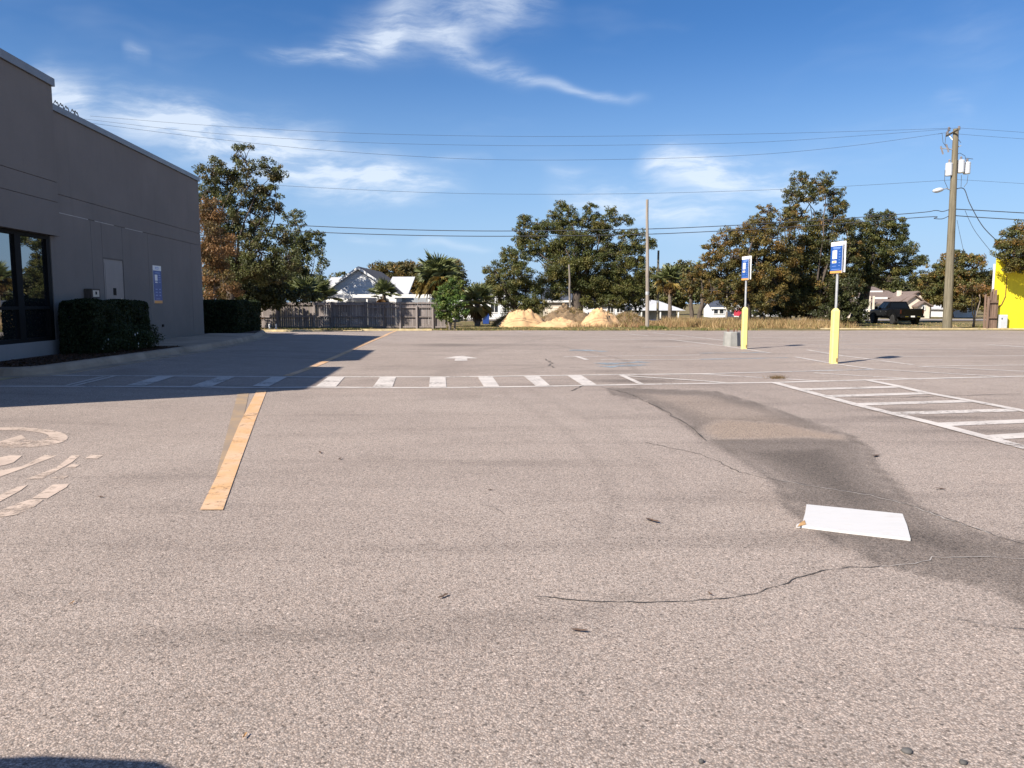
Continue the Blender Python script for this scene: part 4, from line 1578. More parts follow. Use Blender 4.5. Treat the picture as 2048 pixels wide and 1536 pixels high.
def gable_house(name, label, cx, y, w_, d_, wall_h, roof_h, wall, roof, zb, over=0.4, trim='white_paint', ridge='y', wins=(), door=None, boards=True, gcat='house', group=None, lap=True):
    t = thing(name, label, gcat, (cx, y, zb), group)
    x0, x1, y0, y1 = cx - w_ / 2, cx + w_ / 2, y, y + d_
    z1 = zb + wall_h
    zr = z1 + roof_h
    mb = MB()
    if ridge == 'y':
        mb.prism([(x0, y0, zb - 0.3), (x1, y0, zb - 0.3), (x1, y0, z1), (cx, y0, zr), (x0, y0, z1)], (0, d_, 0))
    else:
        ym = (y0 + y1) / 2
        mb.prism([(x0, y0, zb - 0.3), (x0, y1, zb - 0.3), (x0, y1, z1), (x0, ym, zr), (x0, y0, z1)], (w_, 0, 0))
    mb.build('wall', wall, t)
    if lap:
        siding(t, 'board', x0, x1, y0, zb, z1, wall, (cx, zr - 0.1) if ridge == 'y' else None)
    th = 0.14
    if ridge == 'y':
        sl = math.hypot(w_ / 2, roof_h)
        for s in (-1, 1):
            ex, ez = cx + s * (w_ / 2 + over), z1 - over * roof_h / (w_ / 2)
            mb = MB()
            mb.prism([(ex, y0 - over, ez + 0.03), (cx, y0 - over, zr + 0.03), (cx, y0 - over, zr + 0.03 + th), (ex, y0 - over, ez + 0.03 + th)], (0, d_ + 2 * over, 0))
            rf = mb.build('roof', roof, t)
            mb = MB()
            mb.prism([(ex + s * 0.02, y0 - over - 0.03, ez - 0.06), (cx, y0 - over - 0.03, zr - 0.06), (cx, y0 - over - 0.03, zr + 0.155), (ex + s * 0.02, y0 - over - 0.03, ez + 0.155)], (0, 0.028, 0))
            mb.build('fascia', trim, rf)
    else:
        ym = (y0 + y1) / 2
        for s in (-1, 1):
            ey, ez = ym + s * (d_ / 2 + over), z1 - over * roof_h / (d_ / 2)
            mb = MB()
            mb.prism([(x0 - over, ey, ez + 0.03), (x0 - over, ym, zr + 0.03), (x0 - over, ym, zr + 0.03 + th), (x0 - over, ey, ez + 0.03 + th)], (w_ + 2 * over, 0, 0))
            rf = mb.build('roof', roof, t)
            if s < 0:
                mb = MB()
                mb.box(x0 - over, x1 + over, ey - 0.035, ey - 0.004, ez - 0.05, ez + 0.17)
                mb.build('fascia', trim, rf)
    for q in wins:
        quadwin(t, cx + q[0], cx + q[1], zb + q[2], zb + q[3], y0 - 0.04, trim, *(q[4:] if len(q) > 4 else ()))
    if door:
        mb = MB()
        mb.box(cx + door[0], cx + door[1], y0 - 0.06, y0 - 0.036, zb, zb + 2.05)
        dr_ = mb.build('door', 'shade_black' if len(door) < 3 else door[2], t)
    return t


def zpx(py, y):
    return P(1024, py, y).z


# white gable house behind the fence
y = 66.0
gzh = float(gz(-10, y))
cx = P(718, 560, y).x
xl, xr = P(651, 590, y).x, P(806, 590, y).x
wd_ = xr - xl
h1 = gable_house('house', 'white gabled house with low carport roof behind the wooden fence', cx, y, wd_ * 0.93, 11, zpx(587, y) - gzh, zpx(537, y) - zpx(587, y), 'siding_white', 'roof_dark', gzh, 0.35,
                 wins=[(-2.1, -0.9, 1.0, 1.75), (0.6, 1.7, 0.9, 1.8)])
mb = MB()   # dark flat carport roof in front
cz = zpx(594, y)
ca, cb = P(656, 590, y).x, P(870, 590, y).x
mb.box(ca, cb, y - 2.6, y - 0.45, cz - 0.06, cz + 0.06)
cr_ = mb.build('carport_roof', 'roof_dark', h1)
mb = MB()
mb.box(ca, cb, y - 2.64, y - 2.602, cz - 0.08, cz + 0.20)
mb.build('carport_fascia', 'white_paint', h1)
for q in (664, 690, 745, 800, 864):
    mb = MB()
    xx = P(q, 600, y).x
    mb.box(xx - 0.06, xx + 0.06, y - 2.55, y - 2.43, gzh, cz - 0.06)
    mb.build('carport_post', 'white_paint', h1)
mb = MB()   # rear wing with pale roof to the right
xa, xb = P(770, 580, y + 4).x, P(862, 580, y + 4).x
mb.box(xa, xb, y + 4, y + 9, gzh, zpx(590, y + 4))
mb.build('rear_wall', 'siding_grey', h1)
mb = MB()
mb.prism([(xa, y + 3.6, zpx(590, y + 3.6)), (xa, y + 8.5, zpx(556, y + 8.5)), (xa, y + 8.5, zpx(556, y + 8.5) + 0.12), (xa, y + 3.6, zpx(590, y + 3.6) + 0.12)], (P(818, 580, y + 4).x - xa, 0, 0))
mb.build('rear_roof', 'roof_pale', h1)
mb = MB()
xa2, xb2 = P(640, 580, y + 4).x, P(672, 580, y + 4).x
mb.prism([(xa2, y + 3.6, zpx(590, y + 3.6)), (xa2, y + 8.5, zpx(557, y + 8.5)), (xa2, y + 8.5, zpx(557, y + 8.5) + 0.12), (xa2, y + 3.6, zpx(590, y + 3.6) + 0.12)], (xb2 - xa2, 0, 0))
mb.build('rear_roof', 'roof_pale', h1)

# white house half hidden by the palm shrub and the small oak
y = 84.0
gg = float(gz(0, y))
cx = P(975, 600, y).x
h2 = gable_house('house', 'white gabled house half hidden between the palm shrub and the small oak', cx, y, 8.0, 8, zpx(613, y) - gg, zpx(574, y) - zpx(613, y), 'siding_white', 'roof_dark', gg, 0.45,
                 wins=[(0.35, 1.15, 0.8, 1.75), (1.75, 2.45, 0.8, 1.75)])
mb = MB()
for q in (998, 1007, 1020, 1028):
    xx = P(q, 600, y).x
    mb2 = MB()
    mb2.box(xx - 0.09, xx + 0.09, y - 1.3, y - 1.12, gg, zpx(612, y))
    mb2.build('porch_post', 'white_paint', h2)

# white shed with dark blue roof, under the big oak
y = 86.0
gg = float(gz(5, y))
xa, xb = P(1090, 600, y).x, P(1150, 600, y).x
h3 = gable_house('shed', 'small white house with steep dark blue roof under the large oak', (xa + xb) / 2, y, xb - xa, 5, zpx(601, y) - gg, zpx(578, y) - zpx(601, y), 'siding_cream', 'roof_blue', gg, 0.3, ridge='x',
                 wins=[(0.4, 1.1, 0.9, 1.6)])
# pale house right of the oak trunk
y = 92.0
gg = float(gz(10, y))
xa, xb = P(1176, 600, y).x, P(1248, 600, y).x
h4 = gable_house('house', 'pale low house with porch windows right of the large oak trunk', (xa + xb) / 2, y, xb - xa, 6, zpx(607, y) - gg, zpx(592, y) - zpx(607, y), 'siding_white', 'roof_dark', gg, 0.4, ridge='x',
                 wins=[(0.2, 0.9, 0.7, 1.5), (1.3, 2.0, 0.7, 1.5), (-1.4, -0.7, 0.7, 1.5)])
y = 94.0
gg = float(gz(15, y))
xa, xb = P(1244, 600, y).x, P(1262, 600, y).x
gable_house('outbuilding', 'small cream outbuilding with tiny window behind the grey board panel', (xa + xb) / 2, y, xb - xa, 3, zpx(614, y) - gg, zpx(602, y) - zpx(614, y), 'siding_cream', 'roof_pale', gg, 0.2, ridge='x',
            wins=[(-0.15, 0.35, 0.75, 1.2)], gcat='shed')
# house with pale grey roof behind the tall pole
y = 88.0
gg = float(gz(18, y))
xa, xb = P(1275, 600, y).x, P(1372, 600, y).x
cx = P(1294, 600, y).x
h5 = thing('house', 'house with wide pale grey roof behind the tall bare pole', 'house', ((xa + xb) / 2, y, gg))
mb = MB()
mb.box(xa + 0.5, xb - 0.9, y + 0.8, y + 7, gg - 0.2, zpx(621, y) + 0.02)
mb.build('wall', 'siding_grey', h5)
mb = MB()
za, zb_ = zpx(621, y), zpx(596, y)
mb.add([(xa, y, za), (xb, y, za), (P(1332, 600, y).x, y + 4, zb_ - 0.35), (cx, y + 4, zb_), (xb, y + 8, za), (xa, y + 8, za)], [(0, 1, 2, 3), (1, 4, 2), (2, 4, 5, 3), (0, 3, 5), (0, 5, 4, 1)])
mb.build('roof', 'roof_pale', h5)
for q in (1284, 1322, 1358):
    mb = MB()
    xx = P(q, 600, y).x
    mb.box(xx - 0.07, xx + 0.07, y + 0.15, y + 0.29, gg, za)
    mb.build('porch_post', 'white_paint', h5)
# small white house with two square windows
y = 96.0
gg = float(gz(25, y))
xa, xb = P(1424, 600, y).x, P(1452, 600, y).x
gable_house('house', 'tiny white house front with two square windows left of the first sign post', (xa + xb) / 2, y, xb - xa, 4, zpx(616, y) - gg, zpx(604, y) - zpx(616, y), 'siding_white', 'roof_blue', gg, 0.2, ridge='x',
            wins=[(-0.6, -0.1, 0.5, 1.05, 1), (0.1, 0.6, 0.5, 1.05, 1)])
y = 98.0
xa, xb = P(1455, 600, y).x, P(1486, 600, y).x
gable_house('house', 'white porch gable just behind the farther yellow sign post', (xa + xb) / 2, y, xb - xa, 4, zpx(619, y) - gg, zpx(609, y) - zpx(619, y), 'siding_white', 'roof_pale', gg, 0.2,
            wins=[(-0.5, 0.0, 0.4, 0.9, 1)])
# long brown-roofed house with cream gables behind the pickup
y = 92.0
gg = float(gz(40, y))
h6 = thing('house', 'long two level house with brown roofs and cream gable behind the pickup', 'house', tuple(P(1790, 640, y)[:2]) + (gg,))


def X(px, yy=y):
    return P(px, 600, yy).x


mb = MB()
mb.box(X(1712), X(1846), y + 0.5, y + 9, gg - 0.2, zpx(606, y))
mb.build('wall', 'siding_cream', h6)
siding(h6, 'b', X(1712), X(1796), y + 0.5, gg, zpx(606, y), 'siding_white', pitch=0.3)
mb = MB()
mb.prism([(X(1708), y, zpx(609, y)), (X(1708), y + 3.2, zpx(598, y)), (X(1708), y + 3.2, zpx(598, y) + 0.12), (X(1708), y, zpx(609, y) + 0.12)], (X(1800) - X(1708), 0, 0))
mb.build('roof', 'roof_brown', h6)
mb = MB()
mb.box(X(1714), X(1815), y + 3.2, y + 9, zpx(606, y), zpx(596, y + 3))
mb.build('upper_wall', 'roof_dark', h6)
mb = MB()
mb.prism([(X(1710), y + 2.6, zpx(596.5, y + 2.6)), (X(1710), y + 6.2, zpx(583, y + 6)), (X(1710), y + 6.2, zpx(583, y + 6) + 0.12), (X(1710), y + 2.6, zpx(596.5, y + 2.6) + 0.12)], (X(1826) - X(1710), 0, 0))
rf = mb.build('roof', 'roof_brown', h6)
mb = MB()
mb.box(X(1710), X(1752), y + 2.56, y + 2.58, zpx(597, y) - 0.04, zpx(597, y) + 0.18)
mb.build('fascia', 'white_paint', rf)
mb = MB()
mb.box(X(1768), X(1796), y + 2.56, y + 2.58, zpx(597, y) - 0.04, zpx(597, y) + 0.18)
mb.build('fascia', 'white_paint', rf)
mb = MB()
mb.prism([(X(1748), y + 5.4, zpx(584, y + 5.4)), (X(1748), y + 8.4, zpx(575, y + 8)), (X(1748), y + 8.4, zpx(575, y + 8) + 0.12), (X(1748), y + 5.4, zpx(584, y + 5.4) + 0.12)], (X(1812) - X(1748), 0, 0))
rf = mb.build('roof', 'roof_brown', h6)
mb = MB()
mb.box(X(1752), X(1808), y + 5.36, y + 5.38, zpx(583.5, y + 5.4) - 0.05, zpx(583.5, y + 5.4) + 0.13)
mb.build('fascia', 'white_paint', rf)


def gable_part(x0, xa_, x1, ze, zt, yy, nm='gable'):
    m_ = MB()
    m_.prism([(x0, yy, gg), (x1, yy, gg), (x1, yy, ze), (xa_, yy, zt), (x0, yy, ze)], (0, 5, 0))
    g_ = m_.build(nm, 'siding_cream', h6)
    for (ax, bx) in ((x0, xa_), (x1, xa_)):
        m_ = MB()
        dx = -0.25 if ax < bx else 0.25
        m_.prism([(ax + dx, yy - 0.3, ze - 0.12), (bx, yy - 0.3, zt + 0.03), (bx, yy - 0.3, zt + 0.17), (ax + dx, yy - 0.3, ze + 0.02)], (0, 5.3, 0))
        m_.build('gable_roof', 'roof_brown', g_)
    return g_


g1 = gable_part(X(1790), X(1829), X(1858), zpx(606, y - 0.6), zpx(585, y - 0.6), y - 0.6)
g2 = gable_part(X(1797), X(1815), X(1834), zpx(606, y - 1.6), zpx(592, y - 1.6), y - 1.6)
g3 = gable_part(X(1814), X(1824), X(1837), zpx(612, y - 2.6), zpx(605, y - 2.6), y - 2.6)
mb = MB()
mb.box(X(1811), X(1816), y + 1.6, y + 2.2, zpx(600, y), zpx(581, y + 1.6))
mb.build('chimney', 'siding_cream', h6)
quadwin(h6, X(1720), X(1729), zpx(625, y), zpx(613, y), y + 0.45, 'white_paint', 3)
quadwin(h6, X(1822), X(1826), zpx(619, y - 2.6), zpx(612.5, y - 2.6), y - 2.64, 'white_paint', 1)
for q in (1738, 1746):
    m_ = MB()
    m_.box(X(q) - 0.09, X(q) + 0.09, y - 0.25, y - 0.07, gg, zpx(592, y))
    m_.build('porch_post', 'siding_cream', h6)
# small white building corner seen beyond the utility pole
y = 95.0
gg2 = float(gz(50, y))
gable_house('house', 'white house corner glimpsed between trees right of the utility pole', X(1930, y), y, 2.9, 5, zpx(618, y) - gg2, zpx(607, y) - zpx(618, y), 'siding_white', 'roof_pale', gg2, 0.25, wins=[(-0.3, 0.3, 0.6, 1.2, 1)])

# ================================================================== YELLOW BUILDING AT THE RIGHT
y = 50.9
gg = float(gz(32, y))
xa = P(1987, 600, y).x
yb = thing('yellow_building', 'bright yellow windowless masonry building at the right edge', 'building', (xa + 6, y, gg))
zt = zpx(516, y)
mb = MB()
mb.prism([(xa, y, gg - 0.3), (xa + 14, y, gg - 0.3), (xa + 20, y + 9, gg - 0.3), (xa + 6.2, y + 9, gg - 0.3)], (0, 0, zt - gg + 0.3))
mb.build('wall', 'yellow_wall', yb)
mb = MB()
mb.prism([(xa + 0.32, y - 0.05, zt), (xa + 1.9, y - 0.05, zt), (xa + 8, y + 9, zt), (xa + 6.4, y + 9, zt)], (0, 0, 0.14))
mb.build('parapet_cap', 'white_paint', yb)
mb = MB()
mb.box(xa - 0.07, xa - 0.002, y + 0.02, y + 0.14, gg + 1.9, gg + 4.3)
mb.build('downpipe', 'white_paint', yb)
mb = MB()
mb.tube([(xa + 0.75, y - 0.03, gg + 3.6), (xa + 0.75, y - 0.03, gg + 2.2), (xa + 0.55, y - 0.03, gg + 1.7), (xa + 0.2, y - 0.03, gg + 1.25)], 0.022, 5)
mb.build('conduit', 'rust', yb)
mb = MB()
mb.tube([(xa + 0.1, y - 0.03, gg + 1.2), (xa + 0.25, y - 0.03, gg + 0.8), (xa + 0.1, y - 0.03, gg + 0.3)], 0.03, 5)
mb.build('conduit', 'frame_black', yb)
t = thing('electrical_cabinet', 'slim grey electrical cabinet at the foot of the yellow building', 'cabinet', (xa + 0.6, y - 0.15, gg))
mb = MB()
mb.cbox(xa + 0.32, xa + 0.82, y - 0.32, y - 0.04, gg + 0.06, gg + 0.98, 0.02)
mb.build('body', 'transformer', t)
mb = MB()
mb.box(xa + 0.36, xa + 0.78, y - 0.335, y - 0.321, gg + 0.12, gg + 0.92)
mb.build('door', 'transformer', t)
mb = MB()
mb.box(xa + 0.40, xa + 0.46, y - 0.348, y - 0.336, gg + 0.68, gg + 0.78)
mb.build('latch', 'frame_black', t)
mb = MB()
mb.box(xa + 0.25, xa + 0.9, y - 0.38, y - 0.02, gg - 0.1, gg + 0.058)
mb.build('plinth', 'concrete_pale', t)
# leaning piece of board fence beside it
t = thing('board_fence', 'broken brown board fence end against the yellow building', 'fence', (xa - 0.4, y - 0.2, gg))
for px, top, wd2, lean in ((1965, 588, 0.12, -0.03), (1970, 592, 0.13, 0.0), (1975, 583, 0.12, 0.02), (1979, 577, 0.16, -0.01), (1984, 579, 0.15, 0.01), (1988, 600, 0.10, 0.03)):
    xx = P(px, 620, y).x
    mb = MB()
    zt_ = zpx(top, y)
    mb.prism([(xx - wd2 / 2, y - 0.30, gg - 0.1), (xx + wd2 / 2, y - 0.30, gg - 0.1), (xx + wd2 / 2 + lean, y - 0.30, zt_), (xx - wd2 / 2 + lean, y - 0.30, zt_ - 0.06)], (0, 0.03, 0))
    mb.build('board', 'fence_brown', t)
for zz in (0.75, 1.75):
    mb = MB()
    mb.box(P(1972, 620, y).x, P(1987, 620, y).x, y - 0.39, y - 0.302, gg + zz, gg + zz + 0.09)
    mb.build('rail', 'fence_brown', t)
mb = MB()
mb.cbox(P(1969, 620, y).x - 0.06, P(1969, 620, y).x + 0.06, y - 0.43, y - 0.31, gg - 0.1, zpx(597, y), 0.01)
mb.build('post', 'fence_brown', t)

# ================================================================== POLES AND WIRES
UY = 52.6
ub = on(1895, UY)
ub = Vector((P(1894, 656, UY).x, UY, float(gz(30, UY))))
utop = P(1912, 258, UY)
up = thing('utility_pole', 'tall wooden utility pole with transformers and a street lamp at the right', 'utility pole', tuple(ub))
mb = MB()
mb.tube([ub - Vector((0, 0, 0.3)), ub.lerp(utop, 0.5), utop], [0.30, 0.235, 0.17], 14)
mb.build('pole', 'pole_wood', up, smooth=False)


def UPt(px, py, dy=0.0):
    return P(px, py, UY + dy)


mb = MB()   # crossarm and braces
a_, b_ = UPt(1893, 272, 0.6), UPt(1918, 258, -0.7)
mb.tube([a_, b_], 0.07, 4)
mb.build('crossarm', 'pole_wood', up)
mb = MB()
mb.tube([UPt(1897, 270, 0.4), UPt(1910, 285)], 0.02, 4)
mb.build('brace', 'galv', up)
for (px, py, dy) in ((1895, 266, 0.5), (1898, 258, 0.1), (1918, 256, -0.6)):
    mb = MB()
    q = UPt(px, py, dy)
    mb.lathe([(0.03, -0.15), (0.10, -0.1), (0.06, -0.04), (0.11, 0.0), (0.06, 0.06), (0.08, 0.1), (0.02, 0.14)], tuple(q), 8)
    mb.build('insulator', 'porcelain', up)
for i, (px, y0, y1, r_) in enumerate(((1897, 327, 352, 0.22), (1920.5, 321, 346, 0.24), (1933, 325, 348, 0.22))):
    mb = MB()
    q0, q1 = UPt(px, y1, 0.1 * i), UPt(px, y0, 0.1 * i)
    h_ = q1.z - q0.z
    mb.lathe([(r_ * 0.9, 0), (r_, 0.04), (r_, h_ - 0.08), (r_ * 1.04, h_ - 0.06), (r_ * 1.04, h_ - 0.02), (r_ * 0.8, h_ + 0.03), (0.0, h_ + 0.05)], tuple(q0), 16)
    tr_ = mb.build('transformer', 'transformer', up, smooth=False)
    mb = MB()
    mb.lathe([(0.05, h_), (0.09, h_ + 0.08), (0.05, h_ + 0.13), (0.08, h_ + 0.2), (0.02, h_ + 0.28)], (q0.x, q0.y, q0.z), 8)
    mb.build('bushing', 'porcelain', tr_)
mb = MB()
mb.tube([UPt(1905, 340), UPt(1935, 338, 0.2)], 0.05, 4)
mb.build('transformer_bracket', 'galv', up)
for i, (px, py) in enumerate(((1883, 300), (1894, 296))):
    mb = MB()
    q = UPt(px, py)
    mb.tube([q + Vector((-0.06, 0, 0.25)), q + Vector((0.12, 0, -0.28))], 0.06, 6)
    mb.build('fuse_cutout', 'porcelain', up)
mb = MB()
mb.tube([UPt(1880, 296), UPt(1907, 299), UPt(1922, 291)], 0.035, 5)
mb.build('fuse_arm', 'galv', up)
mb = MB()
for pl in ([(1876, 268), (1884, 266), (1886, 285), (1895, 297)], [(1892, 266), (1890, 288), (1900, 300)], [(1907, 312), (1920, 306), (1930, 312), (1932, 322)], [(1890, 340), (1889, 362), (1896, 378)],
           [(1936, 350), (1934, 366), (1928, 374)], [(1923, 350), (1922, 374)], [(1914, 275), (1922, 286)], [(1930, 316), (1946, 318)]):
    mb.tube([UPt(*q) for q in pl], 0.018, 4)
tag(mb.build('jumper_wires', 'wire', up), kind='stuff')
# street lamp head
mb = MB()
mb.tube([UPt(1903, 381), UPt(1893, 377, -0.1), UPt(1884, 379, -0.2)], 0.035, 6)
la = mb.build('lamp_arm', 'galv', up)
mb = MB()
l0, l1 = UPt(1866, 382, -0.3), UPt(1886, 379, -0.2)
rings = []
for k in range(9):
    t_ = k / 8
    c_ = l0.lerp(l1, t_)
    rr = 0.20 * math.sin(math.pi * min(1, 0.12 + t_ * 0.75)) + 0.02
    rings.append([(c_.x, c_.y + rr * math.cos(2 * math.pi * j / 10), c_.z + rr * 0.75 * math.sin(2 * math.pi * j / 10)) for j in range(10)])
mb.loft(rings)
mb.build('lamp_head', 'transformer', up, smooth=True)


def wire_obj(label, pts, rad=0.014, y=UY, y1=None, nm='overhead_wire'):
    """smooth wire through pixel points at one depth (a straight run of line)"""
    xs_ = [p[0] for p in pts]
    P3 = []
    n = len(pts)
    for i in range(n - 1):
        p0 = pts[max(i - 1, 0)]
        p1, p2 = pts[i], pts[i + 1]
        p3 = pts[min(i + 2, n - 1)]
        for k in range(6):
            t_ = k / 6
            q = [0.5 * ((2 * p1[j]) + (-p0[j] + p2[j]) * t_ + (2 * p0[j] - 5 * p1[j] + 4 * p2[j] - p3[j]) * t_ ** 2 + (-p0[j] + 3 * p1[j] - 3 * p2[j] + p3[j]) * t_ ** 3) for j in (0, 1)]
            P3.append(q)
    P3.append(pts[-1])
    mb = MB()
    yy = lambda i: y if y1 is None else y + (y1 - y) * i / (len(P3) - 1)
    mb.tube([P(q[0], q[1], yy(i)) for i, q in enumerate(P3)], rad, 4, cap=False)
    return tag(mb.build(nm, 'wire', None, fixn=False), label, 'wire', 'overhead wires from the utility pole')


wire_obj('topmost thin overhead wire reaching left from the utility pole crossarm', [(1918, 256), (1700, 263), (1500, 268), (1250, 272), (1000, 272.5), (700, 266), (420, 251), (180, 232)], 0.008)
wire_obj('second thin overhead wire from the top, crossing the upper left cloud', [(1898, 258), (1700, 273), (1500, 285), (1250, 290), (1000, 291), (700, 284), (420, 266), (160, 237)], 0.008)
wire_obj('third overhead wire from the top, sagging lowest over the middle', [(1895, 265), (1700, 292), (1500, 310), (1250, 318.5), (1000, 319.5), (800, 311), (600, 296), (380, 272), (180, 246)], 0.009)
wire_obj('fourth single overhead wire midway between the upper and lower bundles', [(1901, 360), (1700, 372), (1500, 381), (1250, 387.5), (1000, 388), (800, 383), (560, 371), (380, 358)], 0.009)
wire_obj('upper of the two thick lower cables crossing behind the tall tree tops', [(1900, 418.5), (1885, 423), (1870, 421), (1830, 426), (1600, 443), (1400, 454), (1250, 459), (1000, 462), (800, 459), (600, 451), (430, 441)], 0.024)
wire_obj('lower of the two thick lower cables crossing behind the tall tree tops', [(1899, 431), (1885, 437.5), (1868, 437), (1852, 434), (1600, 453), (1400, 464), (1250, 469.5), (1000, 472.5), (800, 470), (600, 463), (430, 454)], 0.024)
for lb, pts, rd in (('topmost wire running right from the utility pole to the frame edge', [(1918, 256), (1980, 260), (2120, 270)], 0.008), ('second wire running right from the utility pole to the frame edge', [(1918, 268), (1980, 273), (2120, 283)], 0.008),
                    ('single mid height wire running right from the utility pole', [(1912, 359), (1980, 363), (2120, 372)], 0.008), ('upper thick cable running right from the utility pole', [(1908, 418), (1980, 422), (2120, 430)], 0.028),
                    ('lower thick cable running right from the utility pole', [(1907, 431), (1980, 436), (2120, 444)], 0.028),
                    ('thick service cable dropping from the lamp to the yellow building corner', [(1912, 378), (1928, 378), (1940, 408), (1965, 452), (1995, 483)], 0.030),
                    ('thin service wire dropping from the lower cables to the yellow building', [(1930, 421), (1950, 462), (1990, 513)], 0.016), ('thinnest slanting wire just right of the utility pole', [(1914, 440), (1920, 470), (1928, 506)], 0.014)):
    wire_obj(lb, pts, rd)


def pole(label, px, y, py_top, px_top, r0, r1, mat='pole_grey', name='bare_pole', cap=True):
    b = on(px, y)
    b = Vector((P(px, 640, y).x, y, float(gz(b.x, y))))
    top = P(px_top, py_top, y)
    t = thing(name, label, 'pole', tuple(b))
    mb = MB()
    n = 7
    pts = [b.lerp(top, k / n) + (Vector((random.gauss(0, 0.01), 0, 0)) if 0 < k < n else Vector()) for k in range(n + 1)]
    pts[0] = pts[0] - Vector((0, 0, 0.3))
    mb.tube(pts, [r0 + (r1 - r0) * k / n for k in range(n + 1)], 10)
    mb.build('shaft', mat, t)
    mb = MB()
    for zf in (0.28, 0.42):
        c_ = b.lerp(top, zf)
        rr = r0 + (r1 - r0) * zf + 0.008
        mb2 = MB()
        mb2.lathe([(rr, -0.12), (rr + 0.004, 0), (rr, 0.12)], tuple(c_), 10)
        mb2.build('band', 'galv' if zf < 0.3 else mat, t)
    return t


pole('tall bare wooden pole at the edge of the lot right of the large oak', 1295, 52.0, 399, 1294.5, 0.135, 0.085)
pole('thin bare pole standing in front of the large oak trunk', 1141, 66.0, 529, 1138, 0.10, 0.075)
pole('dark slim pole just right of the tall bare pole', 1315, 78.0, 501, 1317, 0.13, 0.10, 'pole_wood')
pole('short slim pole left of the farther parking sign', 1453, 80.0, 572, 1455, 0.12, 0.09)

# ================================================================== TREES
BT = 'trees beyond the lot'
tree('tall_tree', 'tall ragged green and rust tree rising behind the grey building corner', 462, 46.0,
     [(425, 345, 36, 30), (408, 385, 30, 36), (490, 322, 28, 34), (455, 370, 40, 36), (500, 372, 36, 32), (545, 338, 30, 26), (560, 350, 20, 16), (540, 392, 32, 24), (545, 420, 22, 16),
      (500, 425, 42, 36), (450, 430, 44, 40), (520, 465, 34, 26), (470, 480, 46, 34), (520, 505, 40, 30), (490, 540, 60, 36), (440, 520, 40, 40), (556, 475, 30, 26), (572, 520, 34, 28), (545, 548, 40, 26)],
     TALL, 0.12, 1.0, 0.26, group=BT, shell=0.35, branches=0.5)
tree('crepe_myrtle', 'thin russet tree of bare upright twigs against the grey building corner', 424, 40.5,
     [(410, 470, 26, 60), (425, 420, 22, 34), (440, 500, 30, 50), (415, 560, 30, 40), (445, 570, 34, 34)], RUSTY, 0.095, 0.75, 0.07, group=BT, bark='bark_pale', trunks=3, branches=0.95, puff=(0.25, 0.42))
tree('magnolia', 'glossy rounded magnolia with pale twigs left of the white gable house', 592, 62.0,
     [(588, 440, 26, 22), (618, 478, 30, 26), (590, 478, 30, 26), (606, 520, 30, 26), (640, 528, 18, 16), (572, 510, 30, 30), (632, 500, 20, 18), (590, 560, 46, 30), (634, 560, 16, 18), (560, 580, 40, 30), (618, 590, 34, 24)],
     MAGN, 0.16, 1.0, 0.16, group=BT, shell=0.3, bark='bark_pale', branches=0.6)
tree('understory_tree', 'dark dense evergreen mass hanging over the left end of the fence', 500, 48.6,
     [(450, 560, 44, 36), (500, 575, 50, 34), (555, 585, 46, 28), (605, 592, 36, 20), (470, 600, 40, 26), (530, 600, 44, 20), (430, 590, 26, 34)], DARK, 0.16, 1.2, 0.16, group=BT)
tree('leaning_tree', 'small dark leaning trunk with low branches left of the wooden fence', 519, 49.4,
     [(512, 590, 26, 18), (540, 585, 28, 16), (490, 600, 24, 16)], DARK, 0.15, 1.0, 0.13, group=BT, lean=-0.5)
tree('low_bush', 'low dry reddish bush at the foot of the hedge near the fence', 500, 46.2, [(496, 628, 14, 16), (508, 642, 16, 10), (490, 645, 14, 10)], RUSTY, 0.11, 0.9, 0.03, group=BT, cat='bush', branches=0.9)
tree('background_tree', 'brownish rounded tree behind the white gable house', 800, 92.0,
     [(765, 545, 34, 22), (800, 545, 40, 24), (840, 550, 40, 26), (890, 545, 44, 26), (905, 570, 34, 28), (780, 570, 50, 24), (740, 560, 24, 16), (850, 575, 50, 24)], HAZY + OAK_BROWN, 0.24, 1.0, 0.3, group=BT)
tree('background_tree', 'small sprig of a far tree peeking left of the white gable', 676, 98.0, [(672, 552, 12, 8), (684, 550, 10, 8), (676, 575, 14, 22)], OAK, 0.3, 0.9, 0.15, group=BT)
tree('leafy_bush', 'bright green leafy bush at the right end of the wooden fence', 903, 50.0,
     [(904, 576, 26, 20), (890, 590, 22, 22), (900, 585, 26, 24), (885, 605, 18, 24), (915, 605, 26, 26), (900, 630, 24, 20), (922, 628, 16, 16), (893, 618, 16, 22)], BUSH, 0.11, 1.3, 0.06, group=BT, cat='bush', trunks=3, bark='bark_pale', branches=0.6)
tree('oak_tree', 'smaller live oak left of the large oak', 1030, 74.0,
     [(1018, 510, 22, 16), (1030, 520, 28, 20), (1005, 535, 24, 18), (990, 548, 22, 14), (1040, 548, 34, 24), (1005, 572, 34, 24), (1052, 585, 40, 28), (985, 585, 22, 24), (1030, 605, 40, 22), (1070, 612, 30, 18), (975, 540, 12, 8)],
     OAK, 0.135, 1.0, 0.32, group=BT, shell=0.35)
